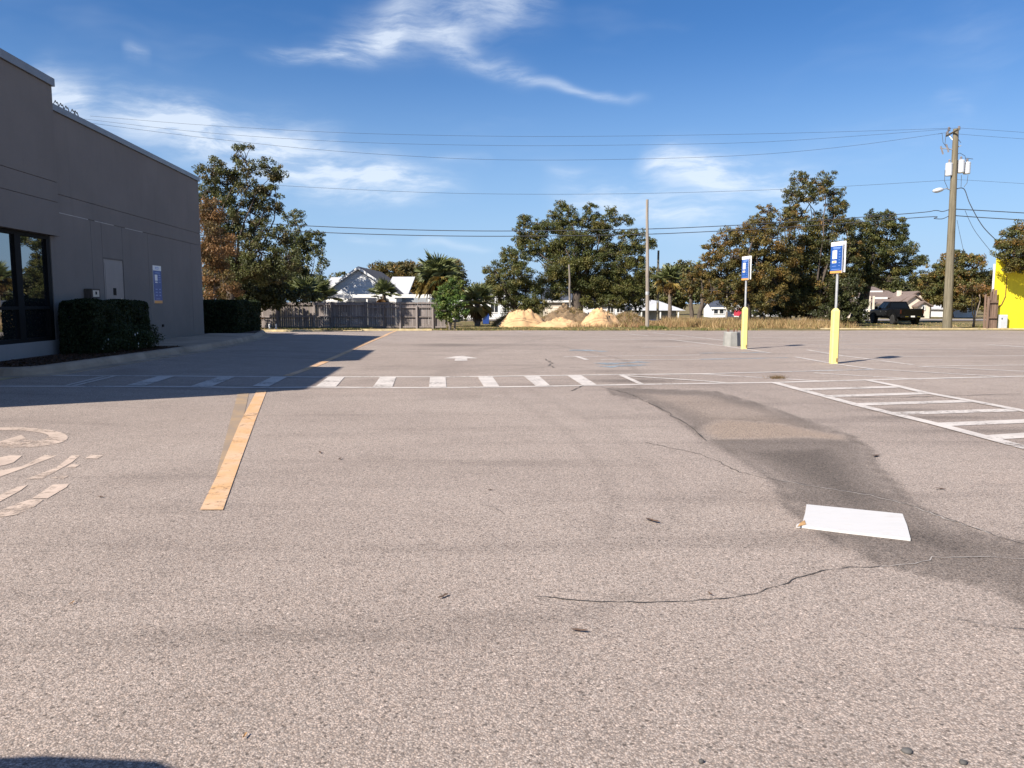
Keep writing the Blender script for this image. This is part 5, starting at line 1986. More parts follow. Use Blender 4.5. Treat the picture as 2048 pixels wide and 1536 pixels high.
tree('oak_tree', 'large spreading live oak in the middle with sky gaps in its crown', 1150, 77.0,
     [(1122, 412, 18, 12), (1135, 425, 22, 14), (1112, 432, 20, 12), (1050, 440, 20, 14), (1040, 455, 16, 16), (1075, 450, 20, 14), (1065, 475, 30, 20), (1095, 460, 26, 18), (1125, 452, 30, 20), (1160, 445, 22, 14),
      (1180, 418, 16, 14), (1180, 440, 26, 16), (1222, 424, 14, 14), (1226, 440, 18, 12), (1250, 442, 18, 12), (1205, 445, 24, 16), (1200, 470, 34, 20), (1150, 480, 36, 24), (1110, 500, 34, 24), (1052, 495, 24, 16), (1040, 480, 16, 12),
      (1250, 470, 22, 12), (1275, 470, 22, 14), (1298, 480, 16, 14), (1306, 490, 10, 8), (1265, 495, 30, 18), (1230, 500, 30, 20), (1180, 515, 40, 24), (1130, 535, 40, 24), (1235, 535, 36, 24), (1275, 520, 24, 24), (1280, 550, 18, 26),
      (1190, 560, 44, 24), (1150, 570, 34, 22), (1240, 570, 36, 24), (1105, 560, 30, 22), (1110, 585, 26, 18), (1190, 595, 34, 20), (1225, 600, 30, 16), (1270, 590, 24, 24), (1175, 610, 22, 10), (1065, 510, 20, 14)],
     OAK, 0.135, 0.95, 0.55, group=BT, shell=0.25, puff=(0.20, 0.36), trunk_top=2.6, branches=0.55)
tree('small_tree', 'small brownish green tree right of the large oak behind the pole', 1270, 84.0, [(1262, 590, 22, 18), (1280, 605, 20, 20), (1255, 610, 14, 14), (1278, 580, 16, 14)], OAK_BROWN + OAK, 0.24, 1.0, 0.14, group=BT)
tree('bare_fork_tree', 'sparse twin trunk tree with pale bark beside the single palm', 1390, 73.0,
     [(1385, 560, 24, 20), (1405, 575, 22, 20), (1375, 580, 18, 16), (1400, 545, 20, 16), (1420, 590, 18, 18)], OAK_BROWN, 0.17, 0.9, 0.20, group=BT, trunks=2, branches=0.9, trunk_top=1.9)
tree('autumn_oak', 'broad brownish oak left of the tallest right hand tree', 1490, 62.0,
     [(1535, 424, 24, 16), (1520, 450, 36, 20), (1570, 440, 30, 18), (1490, 475, 36, 24), (1450, 480, 28, 22), (1425, 505, 26, 22), (1412, 530, 18, 22), (1540, 480, 40, 26), (1465, 515, 40, 26), (1510, 520, 44, 28), (1560, 515, 40, 28),
      (1440, 550, 34, 26), (1490, 560, 44, 28), (1545, 560, 44, 28), (1425, 580, 24, 24), (1470, 600, 36, 22), (1530, 600, 44, 24)], OAK_BROWN, 0.13, 1.05, 0.4, group=BT, shell=0.35)
tree('tall_oak', 'tallest tree at the right with an open lobed top', 1620, 65.0,
     [(1600, 362, 24, 18), (1630, 365, 22, 18), (1655, 362, 22, 20), (1585, 390, 24, 18), (1620, 385, 32, 20), (1668, 390, 22, 22), (1580, 415, 22, 14), (1672, 415, 24, 18), (1690, 408, 12, 10), (1590, 430, 24, 18), (1655, 440, 34, 20), (1610, 455, 36, 22),
      (1640, 480, 40, 24), (1595, 495, 40, 26), (1660, 510, 36, 26), (1620, 530, 44, 28), (1580, 560, 44, 28), (1640, 575, 46, 28), (1600, 605, 46, 22), (1670, 600, 36, 26), (1560, 620, 40, 16), (1692, 455, 28, 22), (1700, 490, 30, 26), (1690, 530, 34, 28), (1705, 565, 30, 24)],
     OAK_BROWN + OAK + DARK, 0.13, 1.0, 0.4, group=BT, shell=0.3)
tree('dark_oak', 'wide dark oak with drooping branches above the pickup', 1706, 68.0,
     [(1745, 430, 18, 12), (1775, 428, 18, 12), (1715, 450, 24, 18), (1755, 450, 34, 20), (1795, 450, 26, 18), (1725, 480, 34, 22), (1775, 480, 36, 22), (1808, 470, 14, 12), (1800, 500, 34, 22), (1750, 510, 40, 24), (1710, 510, 28, 24),
      (1780, 535, 44, 22), (1830, 530, 24, 18), (1845, 520, 12, 10), (1730, 545, 36, 22), (1830, 555, 24, 14), (1700, 545, 20, 20), (1770, 562, 40, 12), (1715, 580, 26, 16)], DARK + OAK, 0.13, 1.05, 0.42, group=BT, shell=0.3, lean=1.2, trunk_top=3.8, branches=0.6)
tree('dark_shrub', 'tall dark shrub mass beside the pickup and nearer sign', 1690, 60.5,
     [(1690, 575, 28, 26), (1710, 600, 26, 26), (1680, 610, 30, 24), (1700, 628, 30, 18), (1650, 625, 30, 18), (1725, 625, 14, 20)], DARK, 0.15, 1.3, 0.12, group=BT, trunks=3)
tree('understory_shrub', 'shadowed shrubs under the right hand trees behind the dry grass', 1580, 69.5, [(1520, 620, 34, 14), (1570, 622, 34, 14), (1620, 622, 34, 16), (1545, 600, 36, 20), (1600, 600, 36, 20)], DARK, 0.22, 1.1, 0.1, group=BT)
tree('far_tree', 'olive and orange tree behind the utility pole', 1900, 90.0,
     [(1870, 545, 28, 22), (1905, 525, 28, 22), (1940, 530, 30, 22), (1895, 565, 34, 26), (1935, 570, 36, 28), (1965, 560, 26, 26), (1875, 590, 30, 22), (1905, 605, 30, 18), (1950, 605, 34, 20), (1920, 510, 18, 12), (1975, 590, 20, 26), (1855, 570, 18, 18)],
     OAK_BROWN + OAK + [(0.16, 0.09, 0.02)], 0.2, 1.0, 0.25, group=BT)
tree('overhanging_tree', 'leafy branch mass hanging over the yellow building at the right edge', 2110, 49.6,
     [(2030, 480, 32, 26), (2060, 470, 40, 34), (2015, 500, 26, 20), (2045, 510, 36, 22), (2075, 520, 40, 26), (2020, 535, 16, 8), (2100, 480, 40, 40), (2050, 530, 26, 10), (2000, 488, 14, 8)], OAK_BROWN + OAK, 0.11, 1.2, 0.2, group=BT, branches=0.8)
tree('dead_frond_shrub', 'tangle of dry arching branches beside the board fence', 1945, 56.0, [(1950, 575, 24, 12), (1930, 580, 18, 10), (1970, 585, 14, 14)], RUSTY, 0.14, 0.35, 0.04, group=BT, bark='bark_pale', branches=1.0, cat='shrub', trunks=3)
far = [(1345, 555, 118, [(1310, 560, 30, 24), (1340, 550, 30, 20), (1375, 545, 34, 22), (1350, 585, 60, 28), (1400, 570, 40, 30)], 'rounded far trees behind the single palm'),
       (980, 590, 120, [(955, 585, 24, 16), (1000, 590, 30, 18)], 'low far trees left of the smaller oak'), (1230, 590, 116, [(1180, 590, 40, 24), (1230, 585, 50, 26), (1270, 580, 40, 26)], 'far trees behind the large oak'),
       (1460, 590, 118, [(1440, 585, 40, 26), (1500, 585, 50, 30), (1560, 585, 50, 30)], 'far trees behind the autumn oak'), (1700, 580, 120, [(1640, 580, 60, 34), (1700, 575, 60, 34), (1760, 580, 50, 26)], 'far trees behind the dark oak'),
       (1850, 580, 122, [(1820, 585, 40, 20), (1860, 575, 40, 24), (1900, 580, 50, 28)], 'far trees beyond the brown roofed house'), (2020, 570, 118, [(1970, 575, 50, 26), (2030, 570, 50, 30), (2080, 570, 50, 30)], 'far trees behind the yellow building'),
       (560, 560, 110, [(480, 560, 60, 40), (560, 560, 60, 36), (640, 585, 40, 22)], 'far trees behind the left hand trees')]
for px, _, yy, bl, lb in far:
    tree('far_tree', lb, px, float(yy), bl, HAZY + OAK, 0.40, 0.8, 0.3, group=BT)


# ================================================================== PALMS
def fan_mesh(name, L, blades=22, spread_=260, pet=0.9, droop=0.5, seed=0, col=(0.05, 0.075, 0.02)):
    """one fan leaf pointing along +x from its petiole base at the origin"""
    rr = random.Random(seed)
    mb = MB()
    mb.tube([(0, 0, 0), (pet * 0.5, 0, 0.05), (pet, 0, 0.0)], [0.03, 0.022, 0.016], 4)
    for k in range(blades):
        a_ = R(-spread_ / 2 + spread_ * (k + 0.5) / blades)
        l = L * (0.72 + 0.28 * math.cos(a_ / 2)) * rr.uniform(0.85, 1.05)
        w_ = L * 0.045
        d_ = Vector((math.cos(a_), math.sin(a_), 0))
        s_ = Vector((-d_.y, d_.x, 0))
        b_ = Vector((pet, 0, 0))
        dz = -droop * rr.uniform(0.5, 1.5)
        p1 = b_ + d_ * l * 0.5 + Vector((0, 0, -0.02 + 0.1 * l * abs(math.sin(a_ / 2))))
        p2 = b_ + d_ * l * 0.93 + Vector((0, 0, dz * l * 0.5))
        mb.add([b_, p1 + s_ * w_, p2, p1 - s_ * w_], [(0, 1, 2), (0, 2, 3)])
    me_ = mb.mesh(name)
    return me_


def frond_mat(nm, c1, c2):
    simple(nm, c1, 0.5, var=0.3, scale=3.0)


frond_mat('frond_green', (0.105, 0.120, 0.040), None)
frond_mat('frond_yellow', (0.26, 0.185, 0.05), None)
frond_mat('frond_brown', (0.20, 0.120, 0.055), None)


def palm(name, label, px, y, py_crown, L, ngreen, nyel, nbrown, trunk_r, px_base=None):
    pxb = px if px_base is None else px_base
    b = Vector((P(pxb, 640, y).x, y, float(gz(P(pxb, 640, y).x, y))))
    top = P(px, py_crown, y)
    t = thing(name, label, 'palm', tuple(b), 'palms beyond the lot')
    mb = MB()
    n = 14
    pts, rr = [], []
    for k in range(n + 1):
        pts.append((b - Vector((0, 0, 0.2))).lerp(top, k / n))
        rr.append(trunk_r * (1.15 - 0.25 * k / n) * (1 + 0.10 * (k % 2)))
    mb.tube(pts, rr, 10)
    mb.build('trunk', 'palm_trunk', t)
    for kind, cnt, mt, elr in (('green', ngreen, 'frond_green', (0, 85)), ('yellow', nyel, 'frond_yellow', (-35, 5)), ('brown', nbrown, 'frond_brown', (-82, -45))):
        if cnt == 0:
            continue
        ms = []
        for j in range(3):
            m_ = fan_mesh('frond', L * (1.0 if kind != 'brown' else 0.8), 20, 250 if kind != 'brown' else 120, L * (0.75 if kind != 'brown' else 0.5), 0.35 if kind == 'green' else 0.8, seed=j + hash(kind) % 7)
            m_.materials.append(MATS[mt])
            ms.append(m_)
        for k in range(cnt):
            o = bpy.data.objects.new('frond', ms[k % 3])
            COL.objects.link(o)
            o.parent = t
            el_ = R(elr[0] + (elr[1] - elr[0]) * ((k + random.random()) / cnt))
            az_ = k * 2.39996 + random.uniform(-0.3, 0.3)
            o.location = top - b + Vector((0, 0, random.uniform(-0.25, 0.1)))
            o.rotation_euler = (random.uniform(-0.5, 0.5), -el_, az_)
            s_ = random.uniform(0.8, 1.1)
            o.scale = (s_, s_, s_)
    return t


palm('cabbage_palm', 'large cabbage palm with yellowing lower fronds and brown skirt behind the fence', 875, 56.5, 555, 1.25, 30, 12, 14, 0.22)
palm('cabbage_palm', 'short young palm in front of the white gable house', 768, 56.0, 588, 0.85, 16, 0, 3, 0.14)
palm('cabbage_palm', 'shaggy low palm between the leafy bush and the white house', 955, 60.0, 606, 1.15, 18, 5, 7, 0.2)
palm('cabbage_palm', 'slender single palm with brown skirt behind the dry grass', 1340, 75.0, 562, 1.1, 20, 5, 10, 0.17)
palm('cabbage_palm', 'dark low palmetto peeking over the fence at its left half', 610, 55.0, 590, 1.0, 18, 0, 0, 0.14)
palm('cabbage_palm', 'dark low palmetto beside the white gable eave', 640, 57.0, 592, 1.0, 16, 0, 0, 0.14)

# ================================================================== SAND, DIRT, GRASS
from mathutils import noise as mnoise


def heap(name, label, px, y, wpx, py_top, depth, mat, seed, cat='sand pile', skew=0.0, rough=0.48):
    """irregular slumped heap: a lumpy dome broken by ridges and clods"""
    x0 = P(px, 640, y).x
    zb = float(gz(x0, y))
    hz_ = P(px, py_top, y).z - zb
    rx = wpx * y / F / 2
    n, m_ = 64, 34
    V_, Fc = [], []
    for j in range(m_ + 1):
        for i in range(n):
            a_ = 2 * math.pi * i / n
            r_ = j / m_
            ed = 1 + 0.22 * mnoise.noise(Vector((math.cos(a_) * 1.3, math.sin(a_) * 1.3, seed * 3.1)))
            gx = math.cos(a_) * r_ * rx * ed + skew * rx * (1 - r_)
            gy = math.sin(a_) * r_ * depth * ed
            q = Vector((gx * 0.9, gy * 0.9, seed * 1.7))
            f1 = mnoise.noise(q) * 0.34 + mnoise.noise(q * 2.3) * 0.28 + mnoise.noise(q * 5.5) * 0.26 + mnoise.noise(q * 12) * 0.16 - 0.22 * abs(mnoise.noise(Vector((a_ * 3.0, r_ * 1.2, seed))))
            prof = (1 - r_ ** 2.2) * (1 + rough * f1 * 1.5) + rough * 0.30 * f1 * (1 - r_)
            V_.append((x0 + gx, y + gy, zb + hz_ * max(0.0, prof) - 0.04 - 0.25 * (r_ > 0.98)))
    for j in range(m_):
        for i in range(n):
            k = (i + 1) % n
            Fc.append((j * n + i, j * n + k, (j + 1) * n + k, (j + 1) * n + i))
    mb = MB()
    mb.add(V_, Fc)
    o = mb.build(name, mat, None, smooth=True)
    return tag(o, label, cat, 'heaps on the vacant lot')


heap('sand_pile', 'left pale sand pile with gullied face on the vacant lot', 1044, 59.0, 104, 621, 1.9, 'sand', 3)
heap('sand_pile', 'low spread of sand between the two taller sand piles', 1118, 57.4, 105, 637, 1.3, 'sand', 8)
heap('sand_pile', 'right rounded sand pile beside weeds on the vacant lot', 1200, 59.0, 88, 622, 1.8, 'sand', 5)
heap('overgrown_mound', 'overgrown earth mound behind and between the sand piles', 1135, 63.0, 130, 617, 2.2, 'mound_earth', 12, cat='mound')
heap('overgrown_mound', 'low weedy earth rise right of the right sand pile', 1255, 61.5, 90, 627, 1.8, 'mound_earth', 14, cat='mound')


def grass(name, label, pts, hts, cols, wid=0.035, lean=0.35, mat='leaf_dull'):
    n = len(pts)
    a_ = rng.random(n) * 2 * math.pi
    d = np.stack([np.cos(a_), np.sin(a_), np.zeros(n)], 1)
    V_ = np.empty((n, 3, 3))
    w_ = wid * rng.uniform(0.6, 1.4, n)[:, None]
    V_[:, 0] = pts - d * w_ / 2
    V_[:, 1] = pts + d * w_ / 2
    ln = np.stack([rng.normal(0, 1, n), rng.normal(0, 1, n), np.zeros(n)], 1) * lean * hts[:, None]
    V_[:, 2] = pts + ln + np.array([0, 0, 1.0]) * hts[:, None]
    cc = np.array(cols)
    ti = cc[rng.integers(len(cc), size=n)] * rng.uniform(0.7, 1.3, (n, 1))
    me_ = np_mesh(name, V_.reshape(-1, 3), n, 3, np.clip(ti, 0.01, 1))
    o = link(name, me_, mat)
    return tag(o, label, 'grass', kind='stuff')


def scatter(n, x0, x1, y0, y1, f=None):
    x = rng.uniform(x0, x1, n)
    y = rng.uniform(y0, y1, n)
    if f is not None:
        k = rng.random(n) < f(x, y)
        x, y = x[k], y[k]
    return np.stack([x, y, gz(x, y) - 0.01], 1)


def clump(x, y, s=1.3):
    v = np.sin(x * s) * np.sin(y * s * 0.9 + 1) + 0.6 * np.sin(x * s * 2.7 + y * 1.3) + 0.4 * np.sin(x * s * 5.1 - y * 3)
    return np.clip(0.5 + 0.4 * v, 0.06, 1)


DRY = [(0.40, 0.27, 0.13), (0.33, 0.21, 0.10), (0.46, 0.33, 0.17), (0.26, 0.17, 0.08), (0.20, 0.17, 0.06)]
GRN = [(0.10, 0.13, 0.03), (0.16, 0.16, 0.05), (0.22, 0.19, 0.07), (0.075, 0.10, 0.025)]
# tall dry grass at the right of the vacant lot
p = scatter(52000, 13.0, 24.0, 53.0, 68, clump)
h_ = rng.uniform(0.2, 0.85, len(p)) * (0.55 + 0.5 * clump(p[:, 0], p[:, 1], 0.8)) * np.clip((p[:, 1] - 52.3) / 1.5, 0.3, 1)
grass('dry_grass', 'tall straw coloured dry grass right of the bare pole', p, h_, DRY, 0.04, 0.4)
p = scatter(16000, 4.0, 13.5, 55.5, 66, clump)
grass('dry_grass', 'reddish dry weeds round the sand piles', p, rng.uniform(0.15, 0.5, len(p)), DRY + [(0.25, 0.11, 0.07)], 0.04, 0.4)
# weeds on the mound and rise
for (px, y, wpx, py, n) in ((1135, 63.0, 126, 618, 11000), (1255, 61.5, 88, 628, 6500), (1035, 60.8, 100, 622, 3500), (1208, 60.7, 80, 624, 3000)):
    x0 = P(px, 640, y).x
    rx = wpx * y / F / 2
    hz_ = P(px, py, y).z - float(gz(x0, y))
    a_ = rng.random(n) * 2 * math.pi
    r_ = np.sqrt(rng.random(n))
    pp_ = np.stack([x0 + np.cos(a_) * r_ * rx, y + np.sin(a_) * r_ * 1.7, np.zeros(n)], 1)
    pp_[:, 2] = gz(pp_[:, 0], pp_[:, 1]) + np.maximum(0, hz_ * (1 - r_ ** 1.5)) * 0.92
    grass('weeds', 'dry weeds growing over heap %s' % {1135: 'between the sand piles', 1255: 'right of the right sand pile', 1035: 'behind the left sand pile', 1208: 'behind the right sand pile'}[px], pp_, rng.uniform(0.12, 0.42, n), DRY + GRN[:2] + [(0.24, 0.10, 0.07)], 0.04, 0.45)
# short turf along the lot edge
def edge_f(x, y):
    return clump(x, y, 2.1) * np.clip(1.2 - (y - 49.3) / 14, 0.15, 1)


p = scatter(60000, -10.5, 16, 49.2, 62, edge_f)
grass('short_grass', 'short green and tan grass along the back edge of the lot', p, rng.uniform(0.03, 0.13, len(p)), GRN + DRY[:2], 0.05, 0.5)
p = scatter(22000, 15, 40, 50.8, 76, lambda x, y: clump(x, y, 1.1) * (y > 53.5))
grass('short_grass', 'sparse grass round the pickup and the utility pole', p, rng.uniform(0.03, 0.11, len(p)), GRN + DRY[:3], 0.06, 0.5)
p = scatter(9000, -16, -9, 45.6, 51.4, clump)
p[:, 2] += 0.1
grass('short_grass', 'thin grass on the dirt strip in front of the wooden fence', p, rng.uniform(0.03, 0.1, len(p)), GRN + DRY[:2], 0.05, 0.5)
# weeds at the pole foot and kerb
p = scatter(1400, P(1283, 650, 52).x, P(1330, 650, 52).x, 51.2, 52.8)
grass('weeds', 'green weeds at the foot of the tall bare pole', p, rng.uniform(0.1, 0.3, len(p)), GRN, 0.05, 0.5)
# mulch chips in the bed under the window
nchip = 5200
cx_ = rng.uniform(-10.5, -9.05, nchip)
cy_ = rng.uniform(14.4, 21.4, nchip)
me_ = leaves_mesh('mulch_chips', np.stack([cx_, cy_, np.full(nchip, 0.295) + rng.uniform(0, 0.02, nchip)], 1), np.array([0, 0, 1.0]) + rng.normal(size=(nchip, 3)) * 0.35, rng.uniform(0.03, 0.09, nchip),
                  np.array([(0.07, 0.035, 0.022), (0.045, 0.024, 0.016), (0.10, 0.05, 0.03)])[rng.integers(3, size=nchip)], 0.4)
tag(link('mulch_chips', me_, 'leaf_dull'), 'brown bark mulch chips in the bed under the window', 'mulch', kind='stuff')

# ================================================================== BLACK PICKUP
def loft_sections(secs):
    mb = MB()
    mb.loft(secs, True)
    return mb


rear = G(1824, 650)
TR = thing('pickup_truck', 'black lifted crew cab pickup parked on the grass behind the nearer sign', 'pickup', (rear.x, rear.y + 2.95, rear.z), None, R(-1.0))


def pt(mb, name, mat, parent=TR, smooth=False):
    return mb.build(name, mat, parent, smooth=smooth, local=True)


def sym(prof, hw, hw_top=None):
    """closed body section at one y: rounded shoulders"""
    return prof


def body_ring(y, z0, z1, hw, c=0.10, tuck=0.05):
    return [(-hw + tuck, y, z0), (-hw, y, z0 + 0.12), (-hw, y, z1 - c), (-hw + c * 0.7, y, z1), (hw - c * 0.7, y, z1), (hw, y, z1 - c), (hw, y, z0 + 0.12), (hw - tuck, y, z0)]


mb = loft_sections([body_ring(-0.74, 0.62, 1.30, 0.97), body_ring(0.6, 0.60, 1.29, 0.97), body_ring(1.35, 0.60, 1.28, 0.97), body_ring(2.2, 0.62, 1.25, 0.96), body_ring(2.75, 0.64, 1.20, 0.93), body_ring(2.95, 0.70, 1.08, 0.86, 0.16)])
pt(mb, 'body', 'truck_black')
# bed: two sides, floor, front bulkhead
mb = MB()
for s in (-1, 1):
    mb2 = MB()
    mb2.cbox(min(s * 0.97, s * 0.86), max(s * 0.97, s * 0.86), -2.93, -0.78, 0.66, 1.33, 0.03)
    pt(mb2, 'bed_side', 'truck_black')
mb = MB()
mb.box(-0.86, 0.86, -2.92, -0.78, 0.66, 0.80)
pt(mb, 'bed_floor', 'truck_trim')
mb = MB()
mb.cbox(-0.855, 0.855, -2.965, -2.89, 0.72, 1.32, 0.02)
tg = pt(mb, 'tailgate', 'truck_black')
mb = MB()
mb.box(-0.12, 0.12, -2.985, -2.966, 1.16, 1.24)
pt(mb, 'tailgate_handle', 'truck_trim', tg)
# greenhouse
def gh(y, z, hw):
    return [(-hw, y, z), (hw, y, z)]


mb = MB()
b4 = [(-0.93, -0.76), (0.93, -0.76), (0.93, 1.50), (-0.93, 1.50)]
t4 = [(-0.73, -0.52), (0.73, -0.52), (0.73, 0.72), (-0.73, 0.72)]
mb.loft([[(x, y, 1.28) for x, y in b4], [(x * 1.0, y, 1.86) for x, y in t4], [(x * 0.94, y * 0.92, 1.93) for x, y in t4]])
cab = pt(mb, 'cab', 'truck_black')


def gpane(name, q, off):
    mb = MB()
    o = Vector(off)
    mb.prism([Vector(p) + o for p in q], o * -0.5)
    return mb.build(name, 'truck_glass', cab, local=True)


def lerp4(u, v, quad):
    a, b, c, d = [Vector(p) for p in quad]
    return a.lerp(b, u).lerp(d.lerp(c, u), v)


for s in (-1, 1):
    quad = [(s * 0.93, -0.76, 1.28), (s * 0.93, 1.50, 1.28), (s * 0.73, 0.72, 1.86), (s * 0.73, -0.52, 1.86)]
    for u0, u1 in ((0.06, 0.42), (0.47, 0.90)):
        gpane('side_window', [lerp4(u0, 0.12, quad), lerp4(u1, 0.12, quad), lerp4(min(u1, 0.9), 0.9, quad), lerp4(u0, 0.9, quad)], (s * 0.012, 0, 0.004))
quad = [(-0.93, -0.76, 1.28), (0.93, -0.76, 1.28), (0.73, -0.52, 1.86), (-0.73, -0.52, 1.86)]
gpane('rear_window', [lerp4(0.08, 0.18, quad), lerp4(0.92, 0.18, quad), lerp4(0.92, 0.88, quad), lerp4(0.08, 0.88, quad)], (0, -0.012, 0.004))
quad = [(-0.93, 1.50, 1.28), (0.93, 1.50, 1.28), (0.73, 0.72, 1.86), (-0.73, 0.72, 1.86)]
gpane('windshield', [lerp4(0.06, 0.06, quad), lerp4(0.94, 0.06, quad), lerp4(0.94, 0.92, quad), lerp4(0.06, 0.92, quad)], (0, 0.012, 0.006))
for s in (-1, 1):
    # doors: raised skins with handles
    for y0, y1 in ((-0.60, 0.30), (0.34, 1.28)):
        mb = MB()
        x0, x1 = sorted((s * 0.968, s * 0.978))
        mb.box(x0, x1, y0, y1, 0.74, 1.18)
        d_ = pt(mb, 'door', 'truck_black')
        mb = MB()
        x0, x1 = sorted((s * 0.979, s * 1.0))
        mb.box(x0, x1, y0 + 0.05, y0 + 0.22, 1.08, 1.12)
        pt(mb, 'door_handle', 'chrome', d_)
    mb = MB()
    x0, x1 = sorted((s * 0.86, s * 1.02))
    mb.box(x0, x1, -0.55, 1.20, 0.52, 0.57)
    pt(mb, 'running_board', 'truck_trim')
    mb = MB()
    x0, x1 = sorted((s * 0.97, s * 1.20))
    mb.cbox(x0, x1, 1.12, 1.24, 1.26, 1.52, 0.02)
    pt(mb, 'mirror', 'truck_trim')
    mb = MB()
    x0, x1 = sorted((s * 0.862, s * 0.972))
    mb.box(x0, x1, -2.955, -2.925, 0.92, 1.26)
    pt(mb, 'tail_light', 'tail_red')
    for wy in (-1.75, 1.95):
        mb = MB()
        rings = []
        for k in range(13):
            a_ = math.pi * k / 12
            r0_, r1_ = 0.47, 0.56
            ca_, sa_ = math.cos(a_), math.sin(a_)
            rings.append([(s * 0.93, wy + r0_ * ca_, 0.44 + r0_ * sa_), (s * 1.06, wy + r0_ * ca_, 0.44 + r0_ * sa_), (s * 1.05, wy + r1_ * ca_, 0.44 + r1_ * sa_), (s * 0.93, wy + r1_ * ca_, 0.44 + r1_ * sa_)])
        mb.loft(rings)
        pt(mb, 'fender_flare', 'truck_trim')
        mb = MB()   # dark wheel well
        mb.lathe([(0.46, -0.13), (0.46, 0.13)], (0, 0, 0), 20, Matrix.Translation((s * 0.862, wy, 0.44)) @ Matrix.Rotation(R(90), 4, 'Y'))
        pt(mb, 'wheel_well', 'shade_black')
        wm = Matrix.Translation((s * 0.92, wy, 0.42)) @ Matrix.Rotation(R(90), 4, 'Y')
        mb = MB()
        mb.lathe([(0.24, -0.14), (0.36, -0.15), (0.41, -0.12), (0.42, -0.05), (0.42, 0.05), (0.41, 0.12), (0.36, 0.15), (0.24, 0.14)], (0, 0, 0), 24, wm)
        ty = pt(mb, 'wheel', 'tyre')
        mb = MB()
        mb.lathe([(0.245, -0.145 * s * -1 - 0.0), (0.245, s * 0.10), (0.20, s * 0.06), (0.07, s * 0.09), (0.06, s * 0.13), (0.0, s * 0.13)] if s > 0 else [(0.245, 0.14), (0.245, -0.10), (0.20, -0.06), (0.07, -0.09), (0.06, -0.13), (0.0, -0.13)], (0, 0, 0), 20, wm)
        pt(mb, 'rim', 'rim', ty)
mb = MB()
mb.cbox(-0.96, 0.96, -3.12, -2.97, 0.60, 0.76, 0.03)
bu = pt(mb, 'rear_bumper', 'truck_trim')
mb = MB()
mb.box(-0.16, 0.16, -3.135, -3.121, 0.64, 0.76)
pt(mb, 'number_plate', 'white_paint', bu)
for s in (-1, 1):
    mb = MB()
    x0, x1 = sorted((s * 0.36, s * 0.62))
    mb.box(x0, x1, -3.13, -3.121, 0.66, 0.71)
    pt(mb, 'bumper_step_pad', 'chrome', bu)
mb = MB()
mb.cbox(-0.94, 0.94, 2.90, 3.10, 0.52, 0.78, 0.04)
pt(mb, 'front_bumper', 'truck_trim')
mb = MB()
mb.tube([(0, -2.9, 0.5), (0, -3.2, 0.47)], 0.04, 6)
pt(mb, 'tow_hitch', 'truck_trim')
mb = MB()
mb.tube([(-0.9, -1.75, 0.42), (0.9, -1.75, 0.42)], 0.09, 8)
pt(mb, 'rear_axle', 'shade_black')
mb = MB()
mb.box(-0.45, 0.45, -2.9, 2.8, 0.48, 0.62)
pt(mb, 'chassis', 'shade_black')


# ================================================================== TWO PARKING SIGNS ON YELLOW BOLLARDS
def sign_post(label, base, bh, total, r_, panel_w, panel_h, yaw):
    t = thing('parking_sign', label, 'sign', tuple(base), 'parking signs on yellow bollards')
    mb = MB()
    prof = []
    n = 8
    rr = r_
    def ring(z, k):
        return [(base.x + k * rr * (1.0 if abs(math.cos(a_)) > 0.5 else 1) * math.cos(a_), base.y + k * rr * math.sin(a_), base.z + z) for a_ in [R(22.5 + 45 * j) for j in range(8)]]
    # square sleeve with clipped corners and a low pyramid cap
    def sq(z, h, c):
        return [(base.x + a, base.y + b, base.z + z) for a, b in [(-h + c, -h), (h - c, -h), (h, -h + c), (h, h - c), (h - c, h), (-h + c, h), (-h, h - c), (-h, -h + c)]]
    mb.loft([sq(-0.02, r_, 0.03), sq(bh - 0.07, r_, 0.03), sq(bh - 0.01, r_ * 0.55, 0.02), sq(bh, r_ * 0.35, 0.012)])
    mb.build('bollard_sleeve', 'yellow_sleeve', t)
    mb = MB()
    mb.tube([base + Vector((0, 0, bh - 0.02)), base + Vector((0, 0, total - 0.05))], 0.032, 8)
    mb.build('pole', 'galv', t)
    mb = MB()
    mb.box(base.x + r_ * 0.3, base.x + r_ * 0.55, base.y - r_ - 0.006, base.y - r_, base.z + 0.05, base.z + 0.14)
    mb.build('rust_mark', 'rust', t)
    # two panels back to back in a shallow V
    M0 = Matrix.Translation((base.x, base.y, base.z)) @ Matrix.Rotation(yaw, 4, 'Z')
    zb = total - panel_h
    mb = MB()
    mb.box(-panel_w / 2, panel_w / 2, -0.050, -0.036, zb, total, M0)
    fp = mb.build('front_panel', 'sign_white', t)
    FM = M0 @ Matrix.Translation((-panel_w / 2, -0.050, zb)) @ Matrix.Scale(-1, 4, (0, 1, 0))
    pl = sign_face(fp, FM, panel_w, panel_h, True)
    pl('white_square', 0.17, 0.55, 0.46, 0.73, 'sign_white', 2)
    pl('print_bar', 0.15, 0.52, 0.325, 0.40, 'sign_white', 2)
    pl('print_bar', 0.22, 0.48, 0.34, 0.385, 'sign_orange', 3)
    pl('print_bar', 0.2, 0.85, 0.80, 0.83, 'sign_blue_pale', 2)
    pl('print_bar', 0.25, 0.8, 0.765, 0.785, 'sign_blue_pale', 2)
    for k in range(6):
        pl('print_bar', 0.72, 0.82 if k % 2 else 0.86, 0.68 - 0.09 * k, 0.70 - 0.09 * k, 'sign_blue_pale', 2)
    pl('print_bar', 0.15, 0.5, 0.22, 0.235, 'sign_blue_pale', 2)
    pl('print_bar', 0.12, 0.85, 0.115, 0.13, 'sign_blue_pale', 2)
    mb = MB()
    mb.box(-panel_w / 2, panel_w / 2, 0.036, 0.050, zb + 0.02, total + 0.012, M0)
    mb.build('back_panel', 'sign_white', t)
    return t


